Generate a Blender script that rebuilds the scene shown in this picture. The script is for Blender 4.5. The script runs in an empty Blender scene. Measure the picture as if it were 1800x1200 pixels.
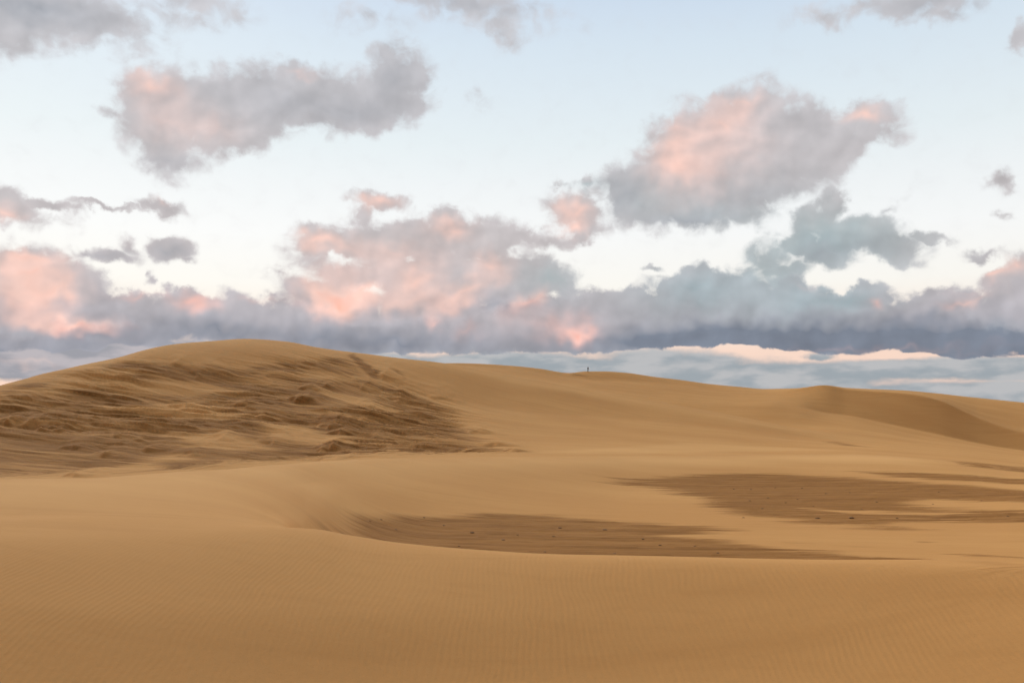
import bpy, bmesh, math, random
import numpy as np
from mathutils import Vector, Matrix

random.seed(4)
scene = bpy.context.scene
COL = scene.collection
SUN_AZ, SUN_EL = -28.0, 35.0          # degrees, azimuth clockwise from +Y (the view direction)

# ---------------------------------------------------------------- camera
cam_data = bpy.data.cameras.new('camera')
cam = bpy.data.objects.new('camera', cam_data)
COL.objects.link(cam)
cam_data.sensor_width = 36.0
cam_data.lens = 35.0
cam_data.clip_start = 0.1
cam_data.clip_end = 60000.0
cam.location = (0, 0, 0)
PITCH = 4.411
cam.rotation_euler = (math.radians(90.0 + PITCH), 0, 0)
scene.camera = cam

scene.view_settings.view_transform = 'Standard'
scene.view_settings.look = 'None'
scene.view_settings.gamma = 1.0
scene.view_settings.exposure = 0.0
scene.render.film_transparent = False
scene.cycles.max_bounces = 2
scene.cycles.diffuse_bounces = 1
scene.cycles.use_adaptive_sampling = True
scene.cycles.adaptive_threshold = 0.02
scene.cycles.adaptive_min_samples = 12

# ---------------------------------------------------------------- sky
# clouds by bearing: azimuth, elevation, half width, half height (degrees), tilt (degrees), weight
CLOUDS = [
    (-19.59, 16.49, 2.48, 2.16, 0, 1.0), (-19.24, 14.52, 1.82, 1.61, 0, 0.8), (-15.35, 17.25, 3.97, 1.77, -5, 1), (-16.23, 15.43, 2.88, 1.07, -10, 0.8),
    (-11.23, 17.83, 3.47, 1.67, 0, 1), (-7.0, 18.7, 2.07, 1.89, 0, 1), (-8.63, 17.1, 2.88, 1.1, 0, 0.8), (-22.37, 16.35, 0.96, 0.49, 0, 0.5),
    (-21.24, 17.2, 1.14, 1.38, 0, 0.8), (7.92, 12.68, 2.73, 1.69, 10, 1), (10.18, 12.19, 3.33, 1.42, 5, 1), (10.86, 14.77, 3.32, 2.41, -20, 1.05),
    (13.59, 15.91, 2.79, 2.17, -10, 1.05), (14.02, 13.73, 3.86, 2.16, -20, 1.05), (17.13, 14.45, 2.85, 1.82, -25, 1), (20.11, 15.91, 1.8, 1.02, 10, 0.85),
    (19.25, 14.64, 1.41, 0.87, -40, 0.75), (6.29, 13.42, 1.16, 1.17, 0, 0.7), (16.87, 16.13, 1.81, 1.1, 20, 0.85), (3.71, 11.81, 1.83, 1.11, 10, 0.8),
    (4.46, 10.96, 1.46, 0.72, 15, 0.7), (1.98, 10.12, 2.35, 0.65, -8, 0.62), (3.97, 10.32, 1.37, 0.42, 0, 0.6), (4.38, 13.4, 0.78, 0.33, 0, 0.45),
    (2.82, 13.23, 0.65, 0.26, 0, 0.42), (-7.85, 12.17, 1.74, 0.58, 5, 0.8), (-8.62, 11.19, 0.8, 0.91, 0, 0.62), (-10.15, 9.81, 2.7, 0.87, 5, 0.9),
    (-6.59, 9.96, 3.56, 1.37, 0, 1), (-3.64, 10.84, 1.89, 0.85, 0, 0.9), (-1.65, 10.12, 2.94, 1.24, 5, 0.95), (-4.94, 8.63, 3.9, 1.5, 0, 0.95),
    (-11.09, 8.5, 1.89, 1.22, 20, 0.5), (-10.75, 6.97, 2.47, 1.16, 15, 1), (-9.14, 6.29, 2.23, 0.91, 10, 0.85), (-4.28, 7.01, 4.07, 1.31, -8, 1),
    (-1.65, 8.0, 2.94, 1.57, -15, 1), (1.32, 8.27, 2.03, 1.24, 15, 0.95), (2.8, 7.61, 1.18, 0.65, 15, 0.8), (-8.52, 7.92, 2.88, 0.97, 0, 0.8),
    (0.99, 10.28, 1.37, 0.59, -10, 0.6), (-26.22, 7.19, 1.98, 1.53, 0, 1), (-26.84, 5.99, 2.35, 1.61, 0, 1), (-24.17, 6.72, 1.86, 1.44, 20, 1),
    (-22.76, 5.88, 1.39, 0.91, 25, 0.9), (-25.85, 8.16, 1.22, 0.65, 0, 0.9), (-22.27, 8.57, 1.74, 0.52, 5, 0.72), (-21.21, 9.24, 0.63, 0.79, -20, 0.62),
    (-23.4, 8.65, 1.0, 0.42, 0, 0.6), (-19.16, 9.2, 1.05, 0.84, 0, 0.9), (-18.44, 8.65, 0.65, 0.31, 0, 0.5), (-27.14, 10.85, 1.51, 0.93, 15, 0.8),
    (-25.41, 11.13, 1.93, 0.42, 8, 0.7), (-22.64, 11.27, 2.07, 0.24, 3, 0.62), (-19.61, 11.53, 1.28, 0.49, 10, 0.65), (-25.11, 10.27, 1.62, 0.42, 0, 0.4),
    (-26.03, 20.86, 5.35, 1.63, 5, 0.85), (-22.06, 20.25, 3.12, 0.91, 10, 0.5), (-28.42, 20.24, 3.08, 2.03, 0, 1), (-18.24, 22.14, 3.27, 1.25, 0, 0.5),
    (-2.7, 23.2, 5.88, 1.18, 10, 0.55), (-0.67, 22.01, 1.64, 0.92, 30, 0.55), (-8.36, 22.24, 2.73, 1.1, 0, 0.36), (17.92, 21.52, 2.2, 0.69, 0, 0.48),
    (22.39, 21.64, 3.95, 0.91, 0, 0.62), (23.51, 20.75, 1.81, 0.6, 0, 0.5), (27.85, 19.12, 0.62, 0.76, 0, 0.75), (18.18, 11.57, 0.77, 0.93, 0, 0.85),
    (17.34, 10.6, 1.55, 0.94, -20, 0.9), (19.42, 9.96, 2.39, 0.93, 5, 1), (17.01, 9.22, 2.04, 0.88, 20, 1), (20.86, 9.32, 1.78, 0.77, 15, 0.95),
    (22.86, 9.34, 1.17, 0.36, 10, 0.7), (14.4, 8.87, 1.29, 1.08, 0, 0.7), (15.3, 7.98, 1.89, 0.63, 0, 0.65), (20.91, 11.13, 1.72, 0.4, -35, 0.38),
    (25.32, 8.43, 1.13, 0.36, 0, 0.62), (26.47, 12.07, 0.69, 0.65, 0, 0.62), (26.6, 10.44, 0.42, 0.29, 0, 0.42), (8.1, 8.48, 0.58, 0.23, 0, 0.55),
    (-2.17, 18.2, 0.85, 0.85, 0, 0.3), (27.54, 7.46, 1.29, 1.05, 0, 1), (26.2, 6.84, 1.11, 0.76, 0, 0.95), (27.22, 5.82, 2.34, 1.17, 0, 1),
    (-13.6, 8.1, 0.62, 0.45, 0, 0.5), (-13.89, 6.98, 0.56, 0.32, 0, 0.45), (-20.08, 7.31, 0.41, 0.25, -40, 0.45)]
HOLES = [
    (-5.86, 8.87, 0.65, 0.59, 0, 0.9), (-8.75, 5.98, 0.58, 0.32, 0, 0.7), (-9.91, 9.11, 0.54, 0.45, 0, 0.6), (0.17, 9.64, 1.15, 0.39, -15, 0.8),
    (-6.93, 11.4, 1.61, 0.39, 0, 0.7), (9.06, 13.02, 0.03, 0.03, 0, 0.1)]
BAND = [
    (-25.74, 4.8, 4.79, 1.36, 0, 1), (-20.46, 5.18, 4.32, 1.23, 0, 1), (-17.84, 6.07, 1.84, 0.87, 0, 0.95), (-20.77, 6.09, 1.38, 0.61, 0, 0.8),
    (-15.1, 5.46, 3.51, 1.33, 0, 1), (-11.04, 5.04, 3.79, 1.35, 0, 1), (-6.54, 4.71, 4.85, 1.24, 0, 1), (-1.97, 5.06, 3.92, 1.47, 0, 1),
    (0.33, 6.31, 2.16, 1.11, -20, 1), (1.97, 5.65, 3.6, 1.64, 0, 1), (5.9, 5.63, 4.21, 1.56, 0, 1.05), (7.21, 6.75, 2.0, 0.62, 0, 0.8),
    (10.44, 7.56, 1.9, 1.03, 0, 1), (11.37, 6.09, 4.41, 1.77, 0, 1.1), (15.74, 6.7, 1.09, 1.07, 0, 1), (15.4, 5.36, 4.26, 1.64, 0, 1.1),
    (18.59, 6.48, 2.06, 0.62, -8, 0.9), (19.87, 4.92, 4.35, 1.48, 0, 1.1), (23.31, 5.62, 2.49, 1.08, -5, 1), (24.65, 4.46, 4.06, 1.34, 0, 1.1),
    (27.31, 4.5, 2.59, 1.46, 0, 1.1), (29.85, 4.68, 3.7, 1.99, 0, 1.1), (-29.35, 4.7, 3.74, 1.71, 0, 1.1), (-23.27, 4.35, 4.43, 0.9, 0, 1.1),
    (11.35, 4.65, 5.67, 1.28, 0, 1.1), (3.28, 4.4, 5.22, 0.98, 0, 1.1), (-9.75, 4.19, 5.09, 0.97, 0, 1), (21.86, 4.1, 7.06, 1.06, 0, 1.2)]
LOW = [
    (-11.01, 2.88, 10.41, 0.84, 0, 1), (0.0, 3.04, 5.24, 0.72, 0, 1), (3.27, 2.77, 4.9, 0.72, 0, 1), (9.74, 2.8, 5.09, 0.9, 4, 1),
    (13.81, 2.25, 8.03, 0.89, 0, 1), (17.75, 2.46, 4.16, 0.56, 0, 1), (21.82, 2.58, 6.21, 0.52, 0, 1), (25.93, 2.55, 4.5, 0.59, 0, 1),
    (11.33, 3.3, 1.89, 0.22, 0, 0.7), (23.17, 1.23, 9.96, 0.66, 0, 1), (17.18, 3.34, 0.9, 0.25, 0, 0.7), (-25.68, 3.15, 6.92, 0.65, 0, 1.1),
    (-23.52, 3.6, 5.51, 0.42, 0, 1.0), (-27.23, 2.32, 5.18, 0.41, 0, 0.8), (-18.08, 3.73, 3.55, 0.56, 0, 0.9), (-22.39, 2.87, 2.8, 0.48, 0, 0.9),
    (-27.75, 2.46, 3.59, 0.29, 0, 0.7), (-24.02, 2.0, 2.73, 0.36, 0, 0.6), (8.14, 3.07, 1.93, 0.39, 0, 0.9)]
PINK = [
    (-20.37, 17.79, 1.91, 0.92, 0, 0.75), (-19.73, 15.88, 2.19, 1.7, 0, 0.4), (-16.86, 15.83, 2.71, 1.26, 0, 0.4), (-12.22, 19.1, 1.38, 0.42, 0, 0.45),
    (9.58, 15.67, 1.75, 1.45, -30, 0.5), (12.01, 16.47, 1.88, 0.96, 0, 0.55), (13.15, 17.47, 1.93, 0.77, 0, 0.5), (12.78, 14.58, 3.74, 1.6, -25, 0.35),
    (19.88, 16.22, 1.45, 0.52, 10, 0.8), (9.57, 14.26, 1.91, 1.29, 0, 0.6), (3.48, 11.81, 1.7, 0.98, 0, 0.95), (3.7, 10.75, 1.04, 0.46, 0, 0.7),
    (-7.92, 12.27, 1.74, 0.65, 0, 0.85), (-11.11, 9.97, 1.96, 0.51, 0, 0.85), (-3.64, 10.97, 1.37, 0.59, 0, 0.85), (-6.91, 9.57, 3.55, 0.98, 0, 0.4),
    (-11.07, 7.16, 2.02, 1.03, 20, 0.85), (-10.16, 6.28, 1.33, 0.84, 0, 0.7), (-8.5, 6.95, 1.99, 0.81, 0, 0.55), (-5.43, 7.81, 1.36, 0.81, 0, 0.85),
    (-5.91, 6.5, 3.08, 0.72, 0, 0.6), (-2.64, 7.18, 2.35, 0.65, -25, 0.75), (-1.16, 8.98, 1.05, 0.82, 0, 0.75), (-9.81, 8.37, 1.91, 0.81, 0, 0.35),
    (-26.09, 7.29, 2.25, 1.47, 0, 1.05), (-24.44, 6.64, 0.92, 0.6, 0, 0.6), (-23.84, 4.88, 2.61, 0.51, 3, 1.15), (-26.3, 5.87, 1.58, 0.88, 0, 0.4),
    (-25.85, 8.33, 1.06, 0.41, 0, 0.7), (-27.31, 10.46, 1.14, 0.64, 0, 0.85), (-19.61, 11.77, 0.99, 0.28, 0, 0.5), (-17.85, 6.38, 1.31, 0.69, 0, 1),
    (-20.79, 6.58, 1.49, 0.31, 0, 0.55), (4.0, 4.73, 0.81, 0.56, 0, 0.95), (-6.9, 8.6, 6.13, 2.6, 0, 0.32), (11.51, 14.8, 4.72, 2.57, -15, 0.22),
    (-25.79, 6.33, 3.19, 1.77, 0, 0.28), (1.97, 5.39, 3.92, 1.31, 0, 0.25), (0.82, 6.8, 1.37, 0.59, -30, 0.75), (2.79, 5.39, 2.61, 0.92, 0, 0.4),
    (-4.59, 5.38, 0.59, 0.46, 0, 0.5), (-2.63, 5.06, 0.78, 0.52, 0, 0.4), (20.19, 6.08, 0.58, 0.28, 0, 0.7), (24.7, 6.03, 1.41, 0.3, -10, 0.7),
    (27.03, 7.87, 1.36, 0.7, 0, 0.8), (25.95, 7.21, 0.85, 0.44, 0, 0.75), (-25.67, 2.8, 3.99, 0.3, 0, 0.5), (-14.2, 6.56, 1.23, 0.32, 0, 0.5),
    (16.96, 7.19, 1.2, 0.38, 0, 0.3), (24.71, 6.54, 1.62, 0.24, 0, 0.3), (20.71, 3.67, 8.6, 0.31, 0, 0.3)]
DARK = [
    (-23.27, 4.29, 4.43, 0.6, 0, 0.55), (-16.61, 4.86, 3.91, 0.82, 0, 0.75), (-6.54, 4.38, 5.17, 0.91, 0, 0.6), (-0.99, 6.64, 2.09, 0.43, 0, 0.7),
    (-11.03, 4.49, 3.15, 0.64, 0, 0.4), (8.15, 4.37, 4.49, 0.71, 0, 0.7), (13.84, 4.28, 4.32, 0.76, 0, 0.85), (18.98, 4.17, 4.98, 0.93, 0, 1),
    (24.63, 3.95, 4.6, 0.89, 0, 1), (28.57, 3.88, 3.03, 0.86, 0, 0.9), (11.35, 5.13, 6.3, 0.9, 0, 0.4), (21.89, 5.16, 5.64, 0.76, 0, 0.35),
    (10.17, 11.15, 2.86, 0.58, 0, 0.6), (6.45, 12.78, 1.46, 1.3, 0, 0.5), (14.0, 12.34, 3.4, 0.79, -10, 0.3), (-7.0, 19.01, 2.0, 1.79, 0, 0.4),
    (-13.15, 17.62, 3.42, 1.28, 0, 0.3), (-9.28, 17.07, 3.19, 0.78, 0, 0.35), (-26.3, 20.82, 3.73, 0.89, 0, 0.75), (-19.1, 9.05, 0.94, 0.68, 0, 0.55),
    (17.31, 9.05, 1.79, 0.75, 0, 0.5), (19.99, 9.31, 2.32, 0.74, 0, 0.3), (-27.26, 3.34, 6.47, 0.41, 0, 0.5), (-2.02, 22.88, 3.92, 0.65, 0, 0.35),
    (23.82, 21.4, 3.32, 0.6, 0, 0.35), (-22.56, 8.61, 1.68, 0.42, 0, 0.4), (-19.52, 13.66, 1.75, 0.62, 0, 0.35), (-4.62, 9.6, 2.93, 0.52, 0, 0.2)]
TEAL = [
    (10.43, 7.23, 4.75, 1.93, 0, 0.8), (17.62, 9.66, 6.85, 2.5, 0, 0.9), (2.31, 8.0, 1.96, 1.14, 0, 0.6), (16.03, 6.13, 3.63, 1.57, 0, 0.6),
    (18.74, 6.5, 2.35, 0.78, 0, 0.6), (7.27, 12.44, 2.26, 1.62, 0, 0.4), (3.27, 2.77, 8.16, 0.98, 0, 0.6), (18.93, 2.32, 14.65, 0.93, 0, 0.5),
    (11.13, 11.36, 2.84, 0.71, 0, 0.35), (-6.53, 3.08, 6.46, 0.65, 0, 0.5), (4.31, 13.31, 1.3, 0.46, 0, 0.6)]
BASE = [
    (-36.67, 3.07), (-27.27, 3.46), (-23.25, 3.57), (-21.43, 3.92),
    (-19.85, 3.9), (-15.36, 3.31), (-6.53, 3.67), (0.0, 3.76),
    (4.91, 3.74), (7.5, 3.92), (12.91, 4.11), (15.98, 3.67),
    (18.96, 3.55), (21.85, 3.61), (24.06, 3.19), (27.26, 3.22),
    (36.66, 2.96)]


class Graph:
    """small helper to write shader expressions"""

    def __init__(self, tree):
        self.t = tree; self.n = tree.nodes; self.l = tree.links

    def put(self, sock, v):
        if hasattr(v, 'is_output') or isinstance(v, bpy.types.NodeSocket):
            self.l.new(v, sock)
        else:
            sock.default_value = v

    def math(self, op, a, b=None, c=None, clamp=False):
        m = self.n.new('ShaderNodeMath'); m.operation = op; m.use_clamp = clamp
        for i, v in enumerate((a, b, c)):
            if v is not None:
                self.put(m.inputs[i], v)
        return m.outputs[0]

    def vec(self, op, a, b=None, scale=None):
        m = self.n.new('ShaderNodeVectorMath'); m.operation = op
        self.put(m.inputs[0], a)
        if b is not None:
            self.put(m.inputs[1], b)
        if scale is not None:
            self.put(m.inputs['Scale'], scale)
        return m.outputs['Value'] if op in ('LENGTH', 'DOT_PRODUCT', 'DISTANCE') else m.outputs['Vector']

    def comb(self, x, y, z=0.0):
        m = self.n.new('ShaderNodeCombineXYZ')
        for i, v in enumerate((x, y, z)):
            self.put(m.inputs[i], v)
        return m.outputs[0]

    def flat(self, v):
        """v with its third component set to 1"""
        m = self.n.new('ShaderNodeVectorMath'); m.operation = 'MULTIPLY_ADD'
        self.put(m.inputs[0], v); m.inputs[1].default_value = (1, 1, 0); m.inputs[2].default_value = (0, 0, 1)
        return m.outputs[0]

    def sep(self, v):
        m = self.n.new('ShaderNodeSeparateXYZ'); self.put(m.inputs[0], v)
        return m.outputs

    def noise(self, v, scale, detail=4.0, rough=0.5, dist=0.0, lac=2.0, dims='3D', w=None):
        m = self.n.new('ShaderNodeTexNoise'); m.noise_dimensions = dims
        self.put(m.inputs['Vector'], v)
        m.inputs['Scale'].default_value = scale; m.inputs['Detail'].default_value = detail
        m.inputs['Roughness'].default_value = rough; m.inputs['Distortion'].default_value = dist
        m.inputs['Lacunarity'].default_value = lac
        return m.outputs

    def noise2(self, *a_):
        return self.noise(*a_, dims='2D')

    def smooth(self, x, a, b, lo=0.0, hi=1.0):
        m = self.n.new('ShaderNodeMapRange'); m.interpolation_type = 'SMOOTHSTEP'
        for i, v in enumerate((x, a, b, lo, hi)):
            self.put(m.inputs[i], v)
        return m.outputs[0]

    def linear(self, x, a, b, lo=0.0, hi=1.0):
        m = self.n.new('ShaderNodeMapRange'); m.interpolation_type = 'LINEAR'
        for i, v in enumerate((x, a, b, lo, hi)):
            self.put(m.inputs[i], v)
        return m.outputs[0]

    def mix(self, f, a, b, mode='MIX', clamp=True):
        m = self.n.new('ShaderNodeMix'); m.data_type = 'RGBA'; m.blend_type = mode; m.clamp_factor = clamp
        self.put(m.inputs[0], f); self.put(m.inputs[6], a); self.put(m.inputs[7], b)
        return m.outputs[2]

    def ramp(self, x, stops, interp='LINEAR'):
        m = self.n.new('ShaderNodeValToRGB'); r = m.color_ramp; r.interpolation = interp
        self.put(m.inputs[0], x)
        while len(r.elements) < len(stops):
            r.elements.new(0.5)
        for e, (p, c) in zip(r.elements, stops):
            e.position = p; e.color = c
        return m.outputs[0]

    def blob(self, p, b, kind, grow):
        """soft ellipse round a bearing (p has z = 1): 1 at its middle, 0 at its rim"""
        g_ = self.n.new('ShaderNodeTexGradient'); g_.gradient_type = kind
        self.put(g_.inputs[0], p)
        tm = g_.texture_mapping; tm.vector_type = 'TEXTURE'
        tm.translation = (b[0], b[1], 1); tm.scale = (b[2] * grow, b[3] * grow, 1)
        tm.rotation = (0, 0, math.radians(-b[4]))
        return g_.outputs['Fac']

    def union(self, p, blobs, kind='SPHERICAL', grow=1.6, k=0.12):
        """several blobs as one field: smooth maximum, or the sum when k is 0"""
        cur = None
        for b in blobs:
            s_ = self.blob(p, b, kind, grow)
            if k == 0:
                cur = self.math('MULTIPLY_ADD', s_, b[5], 0.0 if cur is None else cur)
                continue
            s_ = self.math('MULTIPLY', s_, b[5])
            cur = s_ if cur is None else self.math('SMOOTH_MAX', cur, s_, k)
        return cur


def lin(r, g, b):
    """sRGB bytes to linear rgba"""
    f = lambda c: c / 255 / 12.92 if c / 255 <= 0.04045 else ((c / 255 + 0.055) / 1.055) ** 2.4
    return (f(r), f(g), f(b), 1.0)


world = bpy.data.worlds.new("World")
scene.world = world
world.use_nodes = True
G = Graph(world.node_tree)
for n in list(G.n):
    G.n.remove(n)
out = G.n.new('ShaderNodeOutputWorld')
bg = G.n.new('ShaderNodeBackground')
SKY_STRENGTH = 0.1
bg.inputs['Strength'].default_value = SKY_STRENGTH
G.l.new(bg.outputs[0], out.inputs[0])
sky = G.n.new('ShaderNodeTexSky')
sky.sky_type = 'NISHITA'
sky.sun_disc = False
sky.sun_elevation = math.radians(SUN_EL)
sky.sun_rotation = math.radians(SUN_AZ)
sky.altitude = 0; sky.air_density = 1.0; sky.dust_density = 2.0; sky.ozone_density = 1.5

tc = G.n.new('ShaderNodeTexCoord')
D = tc.outputs['Generated']
dx, dy, dz = G.sep(D)
az = G.math('MULTIPLY', G.math('ARCTAN2', dx, dy), 180 / math.pi)
el = G.math('MULTIPLY', G.math('ARCSINE', dz), 180 / math.pi)
P0 = G.comb(az, el, 0.0)
# billowing outline: displace the bearing before looking the clouds up
n1 = G.noise2(P0, 0.42, 3.0, 0.5)['Color']
n2 = G.noise2(P0, 1.5, 5.0, 0.58)['Color']
n3 = G.noise2(P0, 0.95, 1.2, 0.5)['Color']
w3 = G.vec('SCALE', G.vec('SUBTRACT', n3, (0.5, 0.5, 0.5)), scale=1.0)
w1 = G.vec('SCALE', G.vec('SUBTRACT', n1, (0.5, 0.5, 0.5)), scale=1.7)
w2 = G.vec('SCALE', G.vec('SUBTRACT', n2, (0.5, 0.5, 0.5)), scale=0.7)
P1 = G.flat(G.vec('ADD', P0, G.vec('ADD', w1, w2)))
P2 = G.flat(G.vec('ADD', P0, G.vec('ADD', G.vec('SCALE', w1, scale=.6), G.vec('SCALE', w3, scale=1.0))))
# relief: the same noise a little towards the sun (up and to the left)
LS = (-0.32, 0.34, 0.0)
STR = (0.75, 1.0, 1.0)
ns0 = G.noise2(G.vec('MULTIPLY', P0, STR), 0.42, 2.6, 0.45, 0.2)['Fac']
ns1 = G.noise2(G.vec('MULTIPLY', G.vec('ADD', P0, LS), STR), 0.42, 2.6, 0.45, 0.2)['Fac']
relief = G.math('SUBTRACT', ns0, ns1)
wisp = G.noise2(G.vec('MULTIPLY', P0, (0.8, 1.1, 1)), 0.85, 6.0, 0.52, 0.4)['Fac']
vb = G.n.new('ShaderNodeTexVoronoi'); vb.voronoi_dimensions = '2D'; vb.feature = 'F1'
vb.inputs['Scale'].default_value = 0.75; vb.inputs['Detail'].default_value = 1.0; vb.inputs['Roughness'].default_value = 0.5
G.put(vb.inputs['Vector'], G.vec('ADD', P0, G.vec('SCALE', w2, scale=1.0)))
puff = G.math('SUBTRACT', 0.42, vb.outputs['Distance'])
erode = G.math('ADD', G.math('MULTIPLY', G.math('SUBTRACT', wisp, 0.5), 0.52), G.math('MULTIPLY', puff, 0.17))


def ragged(d, amount):
    """cloud density with its rim broken up; clear air stays clear"""
    return G.math('ADD', d, G.math('MULTIPLY', G.math('MULTIPLY', erode, amount), G.smooth(d, 0.0, 0.28)))



# separate cumulus
dC = G.union(P1, CLOUDS)
dH = G.union(P2, HOLES, 'SPHERICAL', 1.5, 0)
dC = G.math('SUBTRACT', dC, G.math('MULTIPLY', dH, 0.36))
aC = G.smooth(ragged(dC, 1.0), 0.07, 0.46)
# long bank with a flat base
dB = G.union(P1, BAND)
base_el = G.ramp(G.linear(az, BASE[0][0], BASE[-1][0]),
                 [((b[0] - BASE[0][0]) / (BASE[-1][0] - BASE[0][0]), (b[1] / 10,) * 3 + (1,)) for b in BASE], 'EASE')
base_el = G.math('MULTIPLY', base_el, 10.0)
eld = G.math('ADD', el, G.math('MULTIPLY', G.math('SUBTRACT', wisp, 0.5), 0.42))
cut = G.linear(G.math('SUBTRACT', eld, base_el), -0.25, 0.30, -0.2, 1.0)
dB = G.math('MINIMUM', dB, cut)
aB = G.smooth(ragged(dB, 0.9), 0.12, 0.42)
# thin far layer over the horizon
PL = G.flat(G.vec('ADD', P0, G.vec('MULTIPLY', w2, (1.6, 0.25, 0))))
dL = G.union(PL, LOW)
nl = G.noise2(G.vec('MULTIPLY', P0, (0.4, 1.4, 1)), 0.8, 4.5, 0.5, 0.0)['Fac']
aL = G.smooth(G.math('ADD', dL, G.math('MULTIPLY', G.math('MULTIPLY', G.math('SUBTRACT', nl, 0.5), 0.6), G.smooth(dL, 0.0, 0.22))), 0.10, 0.48)
# broken cloud over the rest of the sky, with unseen dark cloud added behind the viewer to dim slopes facing it
inv = G.math('DIVIDE', 1.0, G.math('MAXIMUM', dz, 0.06))
PP = G.comb(G.math('MULTIPLY', dx, inv), G.math('MULTIPLY', dy, inv), 0.3)
nr = G.noise(PP, 1.1, 6.0, 0.55, 0.3)['Fac']
absaz = G.math('ABSOLUTE', az)
outside = G.math('MAXIMUM', G.smooth(absaz, 31.0, 42.0), G.smooth(el, 26.0, 34.0))
back = G.smooth(dy, 0.25, -0.45)
aR = G.math('MULTIPLY', G.smooth(G.math('ADD', nr, G.math('MULTIPLY', back, 0.22)), 0.50, 0.66), outside)

# light on the clouds
pink = G.math('MINIMUM', G.union(P2, PINK, 'QUADRATIC_SPHERE', 2.1, 0), 1.6)
pink = G.math('MULTIPLY', pink, G.math('ADD', 0.9, G.math('MULTIPLY', relief, 0.9)), clamp=False)
dark = G.math('MINIMUM', G.union(P2, DARK, 'QUADRATIC_SPHERE', 2.2, 0), 1.0)
under = G.math('MULTIPLY', G.smooth(G.math('SUBTRACT', el, base_el), 1.7, 0.1), G.linear(az, -16.0, 8.0, 0.25, 1.0))      # the shaded flat base of the bank
teal = G.math('MINIMUM', G.union(P2, TEAL, 'QUADRATIC_SPHERE', 2.0, 0), 1.0)


def shade_clouds(dens, dark, mid, tealc, darkc, pinkc, hot, relief_k):
    c = G.mix(teal, mid, tealc)
    c = G.mix(dark, c, darkc)
    c = G.mix(G.smooth(pink, 0.05, 1.0), c, pinkc)
    c = G.mix(G.smooth(pink, 0.85, 1.60), c, hot)
    thin = G.smooth(dens, 0.65, 0.2)
    lift = G.math('ADD', G.math('ADD', G.math('ADD', 1.0, G.math('MULTIPLY', puff, 0.10)), G.math('MULTIPLY', G.math('ADD', relief, G.math('MULTIPLY', G.math('SUBTRACT', ns0, 0.5), 0.6)), relief_k)), G.math('MULTIPLY', thin, 0.10))
    return G.vec('SCALE', c, scale=lift)


mid_c = G.ramp(G.linear(el, -2.0, 24.0), [(0.0, lin(170, 170, 180)), (0.28, lin(184, 180, 186)), (0.45, lin(194, 187, 188)), (1.0, lin(196, 196, 201))])
colC = shade_clouds(dC, dark, mid_c, lin(163, 184, 188), lin(152, 157, 166), lin(250, 208, 195), lin(253, 182, 159), 0.40)
colB = shade_clouds(dB, G.math('MINIMUM', G.math('MULTIPLY_ADD', under, 0.42, dark), 1.0), mid_c, lin(163, 180, 187), lin(120, 130, 146), lin(240, 192, 182), lin(252, 164, 140), 0.50)
low_c = G.mix(G.smooth(nl, 0.35, 0.65), lin(152, 164, 172), lin(184, 187, 190))
low_c = G.mix(G.math('MULTIPLY', G.smooth(az, -8.0, -22.0), 0.8), low_c, G.mix(G.smooth(nl, 0.35, 0.65), lin(152, 153, 163), lin(186, 180, 186)))
colL = G.mix(G.math('MULTIPLY', G.smooth(pink, 0.1, 0.9), 0.6), low_c, lin(240, 210, 200))
colR = G.mix(back, lin(214, 212, 212), lin(112, 114, 124))

veil = G.ramp(G.linear(el, 0.0, 26.0), [
    (0.0, lin(250, 214, 196)), (0.145, lin(251, 219, 201)), (0.20, lin(253, 236, 222)), (0.29, lin(253, 250, 243)),
    (0.40, lin(250, 251, 250)), (0.50, lin(242, 246, 247)), (0.60, lin(232, 241, 244)), (0.80, lin(216, 230, 241)), (1.0, lin(195, 213, 236))])
veil = G.mix(G.math('MULTIPLY', back, 0.7), veil, lin(140, 148, 168))  # unseen air behind the viewer darkened too, for its effect on the slopes
k = 1.0 / SKY_STRENGTH
air = G.mix(0.95, sky.outputs[0], G.vec('SCALE', veil, scale=k))


def over(under, col, alpha, amount=1.0):
    return G.mix(G.math('MULTIPLY', alpha, amount), under, G.vec('SCALE', col, scale=k))


c = over(air, colR, aR, 0.9)
c = over(c, colL, aL, 0.95)
c = over(c, colB, aB, 0.97)
c = over(c, colC, aC, 0.95)
ground_glow = G.smooth(el, 0.0, -3.0)
c = G.mix(ground_glow, c, tuple(v * k for v in lin(150, 120, 90)[:3]) + (1,))
G.l.new(c, bg.inputs['Color'])
world.cycles.sampling_method = 'MANUAL'
world.cycles.sample_map_resolution = 512

# ---------------------------------------------------------------- sun
sun_data = bpy.data.lights.new('sun', 'SUN')
sun_data.energy = 4.4
sun_data.angle = math.radians(30.0)
sun_data.color = (1.0, 0.80, 0.62)
sun = bpy.data.objects.new('sun', sun_data)
COL.objects.link(sun)
a, e = math.radians(SUN_AZ), math.radians(SUN_EL)
to_sun = Vector((math.sin(a) * math.cos(e), math.cos(a) * math.cos(e), math.sin(e)))
sun.rotation_euler = to_sun.to_track_quat('Z', 'Y').to_euler()

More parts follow.
